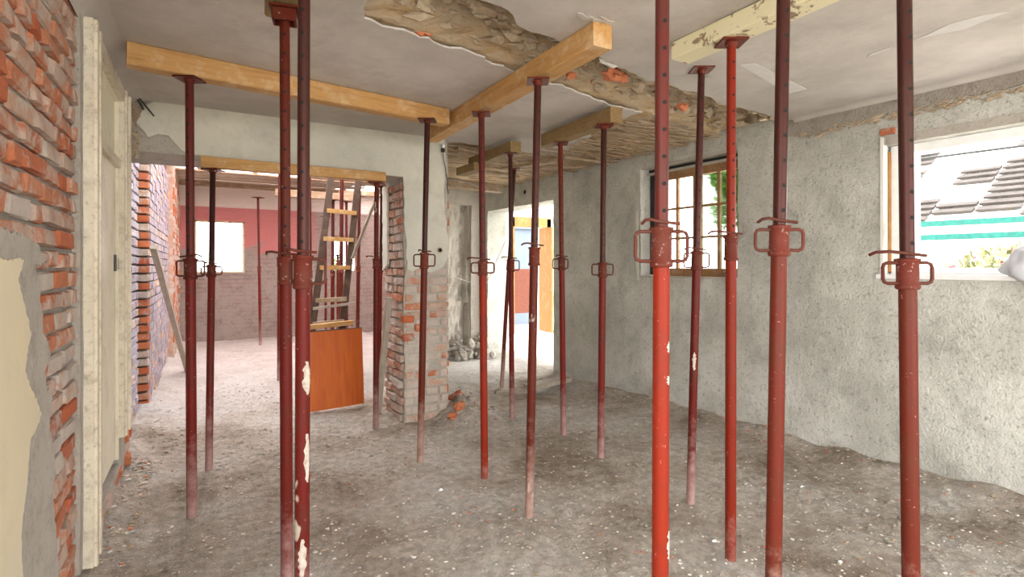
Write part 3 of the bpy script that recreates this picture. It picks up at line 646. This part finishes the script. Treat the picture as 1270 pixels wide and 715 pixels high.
prop(856, 622, 0, 870, ZC, 311, 'leaning brown prop with plate right on the ceiling, before the small-paned window', P_CR, P_IN, pin=(-1, .045), csz=.115, splash=((436, 458, -2.3, -1.4),))
prop(906, 692, 0, 907, 2.475, 292, 'bright red prop under the flaking cream beam', P_OR, P_OR, ro=.0252, pin=(-1, .08), csz=.12, hl=0, hr=0)
prop(956, None, 1.68, 974, ZC, 279, 'dark red foreground prop between the two windows', P_MA, P_IN, pin=(-1, .04), csz=.098)
prop(1132, None, 1.63, 1120, ZC, 320, 'rightmost foreground prop standing before the bright window', P_MA, P_IN, pin=(-1, .085), csz=.095)
# far room props
BK = 'props standing in the far room'
for (xb, yb, xt, zt, yc, lb, pr, r_) in (
    (323, 428, 320, 2.62, 330, 'thin prop standing alone before the pink wall of the far room', P_CR, .024),
    (386, 452, 384, 2.72, 335, 'far room prop glimpsed right behind the foreground pair', P_CR, .024),
    (346, 470, 347, 2.72, 320, 'far room prop half hidden behind the left foreground prop', P_CR, .024),
    (404, 426, 404, 2.3, 345, 'thinnest far prop seen through the left of the ladder', P_CR, .022),
    (412, 440, 413, 2.45, 335, 'far prop seen through the ladder, first inside the left rail', P_MA, .030),
    (422, 446, 424, 2.78, 330, 'thick far prop in the middle of the ladder gap', P_MA, .034),
    (430, 432, 429.5, 2.5, 330, 'far prop before the right part of the small far window', P_CR, .026),
    (419, 424, 419, 1.62, 322, 'low broken-off far prop ending before the small far window', P_MA, .024),
    (443, 438, 446, 2.78, 330, 'far prop with wide head plate behind the right rail of the ladder', P_MA, .030)):
    prop(xb, yb, 0, xt, zt, yc, lb, pr, P_INR, ro=r_, simple=True, plate=.16, group=BK)

# --- ladder
ldir = Vector((.919, .394, 0)); lb0 = W(377, 485, 5.75); lb0.z = .02; lt0 = W(412.5, 206, 6.35)
t = thing('wooden_ladder', lb0, 'brown wooden ladder leaning in the opening behind the orange board', 'ladder')
wdt = .395
MB().bar(lb0, lt0, .075, .035, up=(0, -1, 0), jit=.001, seg=6).build('rail', W_dark, t)
MB().bar(lb0+ldir*wdt, lt0+ldir*(wdt-.01), .075, .035, up=(0, -1, 0), jit=.001, seg=6).build('rail', W_dark, t)
for i, yy in enumerate((440, 405, 377, 337, 301, 265)):
    zz = None; k = (485-yy)/(485-206.); q = lb0.lerp(lt0, k)
    MB().bar(q+Vector((0, -.03, 0)), q+ldir*wdt+Vector((0, -.03, 0)), .03, .05, seg=2).build('rung', W_pine if yy < 350 else W_old, t)
k = (485-382)/(485-206.); q = lb0.lerp(lt0, k)
MB().bar(q+Vector((-.03, -.06, -.04)), q+ldir*(wdt+.12)+Vector((0, -.06, -.005)), .02, .03).build('brace', W_grey, t)
# --- orange board
pa, pb = Vector((.80, 5.27, .03)), Vector((1.385, 5.39, .02)); dd = (pb-pa).normalized(); nn = Vector((-dd.y, dd.x, 0))
t = thing('veneered_board', pa, 'glossy orange-brown veneered board standing at the foot of the ladder', 'board')
m = MB(); Ln = (pb-pa).length; lean = nn*.05
m.add([pa, pb, pb+nn*.018, pa+nn*.018, pa+lean+Vector((0,0,.745)), pb+lean+Vector((0,0,.755)), pb+lean+nn*.018+Vector((0,0,.755)), pa+lean+nn*.018+Vector((0,0,.745))], [(0,3,2,1),(4,5,6,7),(0,1,5,4),(1,2,6,5),(2,3,7,6),(3,0,4,7)]).build('panel', M_ply, t)
m = MB(); m.bar(pa+lean+nn*.008+Vector((0,0,.748)), pb+lean+nn*.008+Vector((0,0,.758)), .022, .006).build('edge_band', W_dark, t)
timber('pine_offcut', pa+lean+nn*.05+Vector((.08, 0, .79)), pa+dd*.52+lean+nn*.05+Vector((0, 0, .81)), .05, .045, W_pine, 'loose pine offcut lying along the top of the orange board', cat='offcut')

# --- door in the left wall
dr = bpy.data.objects.new('door_1', None); C.objects.link(dr); dr.location = (-.47, 3.2, 0); struct(dr)
X0 = -.47
m = MB(); m.box((X0-.02, 2.995, .03), (X0+.035, 3.20, 2.51)).box((X0+.03, 3.01, .03), (X0+.048, 3.05, 2.51)).box((X0+.03, 3.15, .03), (X0+.042, 3.185, 2.51)).build('casing', W_case, dr)
m = MB(); m.box((X0-.02, 4.10, .33), (X0+.03, 4.33, 2.51)).box((X0+.025, 4.13, .33), (X0+.04, 4.16, 2.51)).box((X0+.025, 4.27, .33), (X0+.045, 4.31, 2.51)).build('casing', W_case, dr)
m = MB(); m.box((X0-.02, 3.20, 2.43), (X0+.03, 4.10, 2.51)).build('head_casing', W_case, dr)
m = MB(); m.box((X0-.20, 3.19, .16), (X0-.0, 3.215, 2.45)).box((X0-.20, 4.085, .2), (X0-.0, 4.11, 2.45)).box((X0-.20, 3.19, 2.42), (X0, 4.11, 2.45)).build('door_frame', W_door, dr)
m = MB(); m.box((X0-.05, 3.215, 2.01), (X0+.012, 4.085, 2.06)).build('transom_bar', W_case, dr)
m = MB(); m.box((X0-.04, 3.215, 2.06), (X0-.02, 4.085, 2.42)).build('transom_panel', W_door, dr)
m = MB(); m.box((X0-.055, 3.22, .215), (X0-.015, 4.08, 2.01)).build('door_leaf', W_door, dr)
for (z0_, z1_) in ((.36, .95), (1.12, 1.88)):
    MB().box((X0-.016, 3.34, z0_), (X0-.008, 3.96, z1_)).box((X0-.009, 3.37, z0_+.03), (X0-.012, 3.93, z1_-.03)).build('door_panel', W_door, dr)
MB().box((X0-.016, 3.98, 1.37), (X0-.004, 4.05, 1.47)).build('lock_plate', M_black, dr)
MB().box((X0-.018, 4.055, 1.38), (X0+.0, 4.10, 1.45)).build('strike_plate', W_case, dr)
o = slab('sill', jag([(3.2, .13), (4.1, .15), (4.1, .225), (3.2, .215)], .05, .012), lambda p: Vector((X0-.1, p[0], p[1])), (1, 0, 0), .12, M_white, dr); o['label'] = 'broken whitish masonry sill'
struct(MB().box((-.84, 2.8, -.1), (-.80, 4.7, 2.6)).build('wall_left', M_white))  # unseen backing outside the door, added to stop light leaking in
slab('plaster_patch', jag([(2.995, 2.515), (4.5, 2.515), (4.5, 2.56), (2.995, 2.56)], .06, .004), toL(-.472), (1, 0, 0), .006, M_ceil, wl2)

# --- window A (bright, right)
def rp(y, off=0): return Vector((rx(y)+off, y, 0))
def rbar(mb, y0, y1, z0, z1, off0, off1, mi=0):
    a, b_ = rp(y0, off0), rp(y1, off0); c, d_ = rp(y1, off1), rp(y0, off1)
    vs = [Vector((p.x, p.y, z)) for z in (z0, z1) for p in (a, b_, c, d_)]
    return mb.add(vs, [(0,1,2,3),(7,6,5,4),(0,4,5,1),(1,5,6,2),(2,6,7,3),(3,7,4,0)], mi)
wA = bpy.data.objects.new('window_1', None); C.objects.link(wA); wA.location = (rx(1.0), 1.0, 1.34); struct(wA)
m = MB(); rbar(m, 1.79, 1.915, 1.34, 2.24, .08, .2); rbar(m, .15, .22, 1.34, 2.24, .10, .24); rbar(m, .15, 1.93, 2.18, 2.24, .10, .24); rbar(m, .15, 1.93, 1.34, 1.39, .10, .24); m.build('window_frame', M_wframe, wA)
m = MB(); rbar(m, 1.914, 1.93, 1.36, 2.20, .05, .08); m.build('wood_strip', W_yel, wA)['label'] = 'orange bare wood strip'
m = MB(); rbar(m, .12, 1.96, 1.315, 1.345, -.03, .12); m.build('window_sill', M_wframe, wA)
m = MB(); rbar(m, 1.925, 1.945, 1.34, 2.30, -.006, .05); m.build('plaster_bead', M_white, wA)['label'] = 'white filler bead down the reveal edge'
m = MB(); rbar(m, .3, 1.90, 2.24, 2.30, -.008, .0); m.build('plaster_patch', M_greyren, wA)
put_brick(wr, (rx(1.9)-.0, 1.90, 2.335), .09, .03, .045, PI/2, 'r')
# --- window B
wB = bpy.data.objects.new('window_2', None); C.objects.link(wB); wB.location = (rx(3.6), 3.6, 1.30); struct(wB)
fo, fi = .10, .17; ya, yb_, ym = 3.07, 4.10, 3.585
m = MB(); rbar(m, ya, ya+.04, 1.30, 2.36, fo, fi); rbar(m, yb_-.04, yb_, 1.30, 2.36, fo, fi); rbar(m, ya, yb_, 2.325, 2.36, fo, fi); rbar(m, ya, yb_, 1.30, 1.335, fo, fi); m.build('window_frame', W_frame, wB)
m = MB(); rbar(m, ya, 4.19, 2.36, 2.385, fo-.02, fi+.1); rbar(m, ya, 4.19, 2.42, 2.445, fo-.10, fi+.1); m.build('shutter_box', M_greyren, wB)
m = MB(); rbar(m, ya-.0, 4.2, 2.385, 2.42, fo+.02, fi+.1); m.build('shutter_slot', M_black, wB)  # solid black bar in place of the shade inside the slot
m = MB(); rbar(m, 4.10, 4.195, 1.31, 2.36, .13, fi+.02); m.build('gap_shade_strip', M_black, wB)['label'] = 'black strip painted as the shade in the gap beside the frame'  # no real part: gap shade given as a black strip
def leaf(y0, y1, off, gmat, nm):
    m = MB(); rbar(m, y0, y0+.035, 1.335, 2.325, off, off+.04); rbar(m, y1-.035, y1, 1.335, 2.325, off, off+.04); rbar(m, y0, y1, 2.285, 2.325, off, off+.04); rbar(m, y0, y1, 1.335, 1.38, off, off+.04)
    s = m.build('sash', W_frame, wB); yc = (y0+y1)/2; m = MB(); rbar(m, yc-.014, yc+.014, 1.38, 2.29, off+.005, off+.035); m.build('glazing_bar', W_frame, s)
    H3 = (2.285-1.38)/3
    for k in (1, 2):
        zz = 1.38+H3*k; m = MB(); rbar(m, y0+.04, y1-.04, zz-.011, zz+.011, off+.006, off+.034); m.build('glazing_bar', W_frame, s)
    for k in range(3):
        for (a, b_) in ((y0+.035, yc-.014), (yc+.014, y1-.035)):
            m = MB(); rbar(m, a, b_, 1.38+H3*k+.011, 1.38+H3*(k+1)-.011, off+.018, off+.022); m.build('pane', gmat, s)
leaf(ya+.04, ym-.01, fo+.01, G_frost, 'sash'); leaf(ym+.01, yb_-.04, fo+.01, G_clear, 'sash')
m = MB(); rbar(m, ym-.025, ym+.025, 1.335, 2.325, fo-.01, fo+.02); m.build('meeting_stile', W_frame, wB)
m = MB(); rbar(m, 3.06, 4.2, 1.285, 1.302, -.012, fo); m.build('window_sill', M_greyren, wB)
MB().tube([tuple(rp(3.25, .09)+Vector((0, 0, 1.345))), tuple(rp(3.25, .07)+Vector((0, 0, 1.352)))], .012, 8).build('catch', W_old, wB)
slab('plaster_bead', jag([(4.235, 1.05), (4.27, 1.05), (4.27, 1.78), (4.235, 1.8)], .1, .004), lambda p: Vector((rx(p[0])-.006, p[0], p[1]+.2)), (1, 0, 0), .01, M_cream, wr)['label'] = 'narrow strip of newer plaster by the window'
# --- far windows
for nm, (a, b_, z0_, z1_) in (('window_3', (-.18, .65, 1.28, 2.26)), ('window_4', (2.27, 2.79, 1.28, 2.04))):
    wq = bpy.data.objects.new(nm, None); C.objects.link(wq); wq.location = ((a+b_)/2, 11.5, z0_); struct(wq)
    MB().box((a, 11.5, z0_), (a+.03, 11.6, z1_)).box((b_-.03, 11.5, z0_), (b_, 11.6, z1_)).box((a, 11.5, z1_-.03), (b_, 11.6, z1_)).box((a, 11.45, z0_), (b_, 11.62, z0_+.03)).build('window_frame', W_creamf if nm == 'window_3' else W_old, wq)
    MB().box((a+.03, 11.55, z0_+.03), (b_-.03, 11.555, z1_-.03)).build('pane', G_clear, wq)
# timber head over the pink wall
timber('wall_plate', (-.42, 11.3, 2.93), (4.0, 11.3, 2.93), .16, .10, W_old, 'old brown wall plate along the top of the far wall', jit=.006, seg=20)

# --- far room roof: boards, rafters, sheets
random.seed(5)
for i in range(7):
    y = 10.05+i*.19; timber('ceiling_board', (-.42, y, 2.95+random.uniform(-.01, .01)), (2.6+random.uniform(-.4, .3), y+random.uniform(-.03, .03), 2.95), .17, .025, W_grey if i % 2 else W_old, 'remnant ceiling board in the far room, %s from the far wall' % ('seventh', 'sixth', 'fifth', 'fourth', 'third', 'second', 'first')[i], cat='board', group='ceiling boards left in the far room', up=(0, 0, 1))
for i, x in enumerate((-.1, .75, 1.6, 2.45, 3.3)):
    timber('rafter', (x, 5.15, 3.55), (x+.02, 11.4, 3.02), .08, .12, W_grey, 'greyish rafter over the open far room, %s from the left' % ('first', 'second', 'third', 'fourth', 'fifth')[i], cat='rafter', group='rafters over the far room')
timber('cross_beam', (-.5, 9.0, 3.02), (2.0, 9.1, 3.0), .1, .04, W_dark, 'thin dark tie batten across the open roof', cat='batten')
timber('roof_joist', (1.25, 8.4, 2.78), (3.9, 8.5, 2.78), .12, .12, W_old, 'dusty joist across the right half of the far room, held by props', cat='joist')
timber('roof_joist', (1.0, 9.6, 2.62), (2.3, 9.5, 2.60), .10, .12, W_old, 'lower short joist beyond the ladder', cat='joist')
timber('roof_plank', (1.5, 7.0, 2.62), (2.2, 7.6, 2.72), .2, .03, W_old, 'torn plank slanting above the ladder top', cat='plank')
timber('roof_plank', (1.7, 6.2, 2.62), (2.2, 6.9, 2.60), .2, .03, W_grey, 'pale splintered plank near the ladder top', cat='plank')
for i in range(5):
    xx = -.55+i*.92
    tag(MB().box((xx, 7.2, 3.49), (xx+.86, 11.6, 3.51), 0, Matrix.Translation((0, 9.7, 3.4)) @ Matrix.Rotation(-.085, 4, 'X') @ Matrix.Translation((0, -9.7, -3.55))).build('roof_sheet', M_sheet), 'pink translucent roof sheet over the far room, %s from the left' % ('first', 'second', 'third', 'fourth', 'fifth')[i], 'roof sheet', 'translucent roof sheets')

# --- side room exterior door
dd_ = bpy.data.objects.new('door_2', None); C.objects.link(dd_); dd_.location = (5.9, 9.5, 0); struct(dd_)
MB().box((5.43, 9.44, 0), (5.50, 9.56, 2.40)).box((6.30, 9.44, 0.), (6.40, 9.56, 2.40)).box((5.43, 9.44, 2.22), (6.40, 9.56, 2.42)).build('door_frame', W_yel, dd_)
MB().box((6.10, 8.98, .05), (6.14, 9.46, 2.2)).build('door_leaf', W_yel, dd_)['label'] = 'yellow wooden door leaf standing open'
tag(MB().box((7.0, 12.2, .15), (7.75, 12.5, 1.33)).build('garden_wall', plain('red_brown_masonry', (.12, .035, .02), .9)), 'low red brick wall seen through the bright back doorway', 'wall')
tag(MB().box((7.6, 13.5, -.3), (8.5, 13.8, 2.5)).box((7.5, 13.4, 2.5), (8.6, 13.9, 2.6)).build('outbuilding', plain('blue_grey_render', (.12, .15, .20), .9, var=.1)), 'pale blue-grey outbuilding beyond the back doorway', 'building')

# --- small fittings
c = onY(545.5, 310, 4.545)
t = thing('socket_box', c, 'round empty junction box set in the pier plaster', 'socket box')
MB().tube([c+Vector((0, -.006, 0)), c+Vector((0, .01, 0))], [.026, .026], 14).build('rim', M_stone, t)
MB().tube([c+Vector((0, -.008, 0)), c+Vector((0, .0, 0))], .017, 12).build('cavity', M_hole, t)  # black plug, the box's inner shade as colour
c = onY(549.5, 182, 4.52)
t = thing('lamp_holder', c, 'black lamp holder with white cap dangling at the pier top', 'lamp holder')
MB().tube([c+Vector((0, 0, -.012)), c+Vector((0, 0, -.02)), c+Vector((0, 0, -.042)), c+Vector((0, 0, -.05))], [.014, .019, .019, .012], 12).build('socket', M_black, t)
MB().tube([c+Vector((0, 0, -.012)), c+Vector((0, 0, .02))], [.013, .016], 12).build('cap', M_wframe, t)
pts = [onY(a, b_, 4.52) for a, b_ in ((549.5, 190), (550.5, 200), (552.5, 208), (553, 215), (555, 224), (554.5, 232), (556, 240))]
MB().tube(pts, .004, 6).build('wire', M_black, t)
pts = [W(555, 222, 5.0), W(566, 222, 5.2), W(580, 226, 5.5), W(592, 231, 5.9)]
tag(MB().tube(pts, .005, 6).build('loose_cable', M_black), 'thin black cable running back from the pier under the ceiling', 'cable')
pts = [onY(a, b_, 4.50) for a, b_ in ((159, 84), (166, 92), (157, 100), (172, 103), (179, 99), (174, 111), (163, 110), (166, 114), (178, 128), (191, 144))]
tag(MB().tube(pts, .006, 6).build('bent_rebar', M_steel), 'twisted rusty rebar poking out at the upper left corner', 'rebar')
pts = [onY(a, b_, 4.53) for a, b_ in ((163, 106), (170, 122), (178, 136))]
tag(MB().tube(pts, .008, 6).build('rusty_rod', M_steel), 'short straight rusty rod below the twisted rebar', 'rod')
pts = [W(563, 343, 5.1), W(572, 346, 5.3), W(583, 350, 5.5)]
tag(MB().tube(pts, .005, 6).build('loose_string', M_string), 'short white string sagging right of the pier', 'string')
pts = [W(599, 361, 4.2), W(611, 334, 5.2), W(628, 296, 6.6)]
tag(MB().tube(pts, .004, 6).build('tight_string', M_string), 'white string stretched slanting before the bright doorway', 'string')
for (a, b_) in ((643.5, 242), (621, 244), (651.5, 238)):
    c = onX(a, b_, rx(6.3)); MB().tube([c+Vector((-.012, 0, 0)), c+Vector((.01, 0, 0))], .03, 8).build('wall_hole', M_hole, wr)  # black discs on the wall for the dark inside the holes
# white sack on the sill
m = MB(); c = rp(1.14, -.06)+Vector((0, 0, 1.42))
bm = bmesh.new(); bmesh.ops.create_icosphere(bm, subdivisions=4, radius=1); vs = []
for v in bm.verts:
    q = v.co; k = 1+.22*noise.noise(q*2.1)+.06*noise.noise(q*6); wz = .115*(1.15-.35*q.z)
    vs.append(c+Vector((q.x*.07*k, q.y*wz*k, q.z*.12*k)))
m.add(vs, [tuple(v.index for v in f.verts) for f in bm.faces], 0, True); bm.free()
tag(m.build('plastic_sack', M_sack), 'crumpled white plastic sack on the sill at the right picture edge', 'sack')

# ---------------------------------------------------------------- rubble on floors
random.seed(11)
mb = MB(); ico = [( .0,0,1),(.9,0,.45),(.28,.85,.45),(-.72,.53,.45),(-.72,-.53,.45),(.28,-.85,.45),(0,0,-.6)]; icf = [(0,1,2),(0,2,3),(0,3,4),(0,4,5),(0,5,1),(6,2,1),(6,3,2),(6,4,3),(6,5,4),(6,1,5)]
def peb(x, y, r, mi):
    a = random.random()*6.28; ca, sa = math.cos(a), math.sin(a); k = random.uniform(.5, 1.0); h = hfloor(x, y)
    vs = [(x+r*(p[0]*ca-p[1]*sa*k)*random.uniform(.8, 1.2), y+r*(p[0]*sa+p[1]*ca*k)*random.uniform(.8, 1.2), h+r*.5*p[2]) for p in ico]; mb.add(vs, icf, mi)
for i in range(16000):
    d = random.uniform(1.9, 7)**1.0; u = random.uniform(-.85, 1.1); x = d*SN+u*d*CS; y = d*CS-u*d*SN
    if -.45 < x < 4.05 and y < 7.4: peb(x, y, random.choice([.003, .004, .005, .006, .008, .011, .016 if random.random() < .3 else .005]), random.choice([0, 0, 0, 1, 2 if random.random() < .3 else 0]))
for i in range(700):    # heap at the pier foot and along the walls
    a = random.random(); 
    if a < .5: x, y = random.gauss(2.12, .18), random.gauss(4.5, .13)
    elif a < .75: y = random.uniform(1.2, 5.6); x = rx(y)-abs(random.gauss(0, .12))-.02
    else: x, y = random.uniform(-.45, -.3), random.uniform(3, 4.5)
    peb(x, y, random.uniform(.006, .024), random.choice([0, 1, 1, 2 if random.random() < .3 else 0]))
for i in range(5000):     # flat clods of trodden dirt
    d = random.uniform(1.9, 6.5); u = random.uniform(-.8, 1.1); x = d*SN+u*d*CS; y = d*CS-u*d*SN
    if -.42 < x < 4.05 and y < 7.2 and noise.noise(Vector((x*1.7, y*1.7, 3))) > -.1: peb(x, y, random.uniform(.010, .024), 3)
tag(mb.build('rubble', [M_peb, M_stone, M_brick2, M_floor], floor), 'small stones and mortar crumbs scattered over the dirt', kind='stuff')
for (a, b_, s_, lb_) in ((566, 497, .06, 'largest broken red brick on the heap at the pier foot'), (571, 507, .045, 'middle-sized brick lump low on the heap at the pier foot'), (561, 510, .035, 'smallest brick lump nearest the pier on the heap')):
    p = onz(a, b_, .1); m = MB().blob((p.x, p.y, hfloor(p.x, p.y)+.03), s_, 2, .4, sq=(1.2, .8, .9))
    tag(m.build('brick_piece', BR_RED), lb_, 'brick', 'brick pieces at the pier foot')
for (a, b_, lb) in ((886, 670, 'white pebble on the dirt between the right-hand props'), (1042, 699, 'white chip on the dirt left of the rightmost prop'), (994, 604, 'white shard on the dirt near the window wall'), (547, 609, 'small white chip on the dirt in mid floor')):
    p = onz(a, b_, 0); tag(MB().blob((p.x, p.y, hfloor(p.x, p.y)+.005), .012, 1, .3, sq=(1.5, .8, .6)).build('white_chip', M_wframe), lb, 'chip')
# niche rubble
mb = MB()
for i in range(90): mb.blob((random.uniform(3.2, 3.8), random.uniform(7.2, 7.65), random.uniform(.02, .3)*random.random()+.03), random.uniform(.02, .07), 1, .4)
tag(mb.build('rubble', M_mortar, wb), 'dark rubble in the foot of the broken flue', kind='stuff')
mb = MB(); nx, nz = 14, 70      # eroded flue lining: rough recessed masonry
for j in range(nz+1):
    for i in range(nx+1):
        x = 3.22+.50*i/nx; z = .1+2.3*j/nz; p = Vector((x*5, 0, z*2.2))
        mb.v.append((x, 7.70+.07*noise.noise(p)+.05*noise.noise(p*3.1)-.10*abs(i/nx-.5)+(.10 if abs(i/nx-.62-.05*math.sin(z*4)) < .10 else 0), z))
for j in range(nz):
    for i in range(nx): mb.f.append((j*(nx+1)+i, j*(nx+1)+i+1, (j+1)*(nx+1)+i+1, (j+1)*(nx+1)+i)); mb.m.append(0); mb.sm.append(False)
o = mb.build('flue_lining', M_greyren, wb); o['label'] = 'eroded lining of an opened chimney flue'
# rough stones around ceiling/partition corner left
mb = MB()
for i in range(120):
    p = onY(random.uniform(158, 172), random.uniform(88, 195), 4.565); mb.blob(p, random.uniform(.008, .022), 1, .5)
tag(mb.build('rubble', M_stone, wm), 'crumbling masonry at the corner beside the door casing', kind='stuff')

# ================================================================= OUTSIDE
random.seed(3)
t = thing('neighbour_shed', (12, 4, -.3), 'pale shed with rows of grey-brown roof tiles seen through the bright window', 'shed')
MB().box((11.2, 1.0, -.3), (11.5, 7.5, 2.2)).build('shed_wall', M_ext, t)
MB().box((11.1, .5, 2.15), (14.4, 8, 2.17), 0, Matrix.Translation((11.1, 0, 2.16)) @ Matrix.Rotation(-.62, 4, 'Y') @ Matrix.Translation((-11.1, 0, -2.16))).build('roof_deck', M_ext, t)
for r in range(16):
    xx = 11.08+r*.165; zz = 2.20+r*.118
    for y_ in [0.8+.62*k for k in range(11)]:
        if noise.noise(Vector((r*.33, y_*.8, 4.2))) < -.05: continue
        MB().box((xx, y_+.02, zz), (xx+.15, y_+.60, zz+.035), 0, Matrix.Translation((xx, 0, zz)) @ Matrix.Rotation(-.45, 4, 'Y') @ Matrix.Translation((-xx, 0, -zz))).build('roof_tile', M_tile, t)
t = thing('steel_railing', (8, 3, 0), 'teal painted steel railing with two rails outside the bright window', 'railing')
for zz in (1.93, 1.76): MB().bar((8.2, .6, zz), (7.6, 5.0, zz), .03, .07).build('rail', M_teal, t)
for y_ in (.9, 2.05, 4.7): MB().bar((8.16-.14*y_*.95, y_, -.3), (8.16-.14*y_*.95, y_, 1.97), .04, .04).build('post', M_teal, t)
tag(MB().tube([(8, -3, 2.9), (8, 2.3, 2.76), (8, 3.6, 2.79), (11.3, 6.8, 3.3)], .016, 6).build('overhead_cable', M_black), 'dark cable crossing the sky outside the bright window', 'cable')
def bush(name, c, r, n, mat, label, trunk=None, cat='bush', sz=.07, extra=None):
    t = thing(name, (c[0], c[1], -.3), label, cat); m = MB(); c = Vector(c)
    for i in range(n):
        v = Vector([random.gauss(0, 1) for _ in range(3)]).normalized()*random.random()**.4; p = c+Vector((v.x*r[0], v.y*r[1], v.z*r[2]))
        a = Vector([random.gauss(0, 1) for _ in range(3)]).normalized(); b_ = a.orthogonal().normalized(); s = sz*random.uniform(.6, 1.3)
        m.add([p-a*s, p+b_*s*.45, p+a*s, p-b_*s*.45], [(0, 1, 2, 3)], 1 if extra and random.random() < .06 else 0)
    tag(m.build('foliage', [mat]+([extra] if extra else []), t), kind='stuff')
    if trunk: MB().tube([(c.x, c.y, -.3), (c.x+.05, c.y, c.z*.5), (c.x, c.y, c.z)], [trunk, trunk*.8, trunk*.4], 8).build('trunk', M_bark, t)
bush('young_tree', (8.4, 6.1, 3.25), (.8, .85, .75), 9000, M_leaf, 'bright green tree outside the small-paned window', .06, 'tree', .09)
bush('young_tree', (9.5, 7.4, 2.6), (.6, .5, .5), 1500, M_leaf, 'smaller green tree farther outside the small-paned window', .05, 'tree')
bush('flowering_bush', (7.0, 2.0, 1.2), (.5, .75, .45), 2200, M_leafy, 'pale yellow-green bush below the teal rails', .03, 'bush', .05, M_pinkfl)
bush('flowering_bush', (8.9, 3.9, 1.1), (.4, .5, .4), 900, M_leafy, 'pale bush with pink blossom farther left below the rails', .03, 'bush', .05, M_pinkfl)
bush('garden_bush', (2.3, 14.0, 1.2), (.9, .5, .7), 1500, M_leaf, 'green bush outside the small far window', .03)
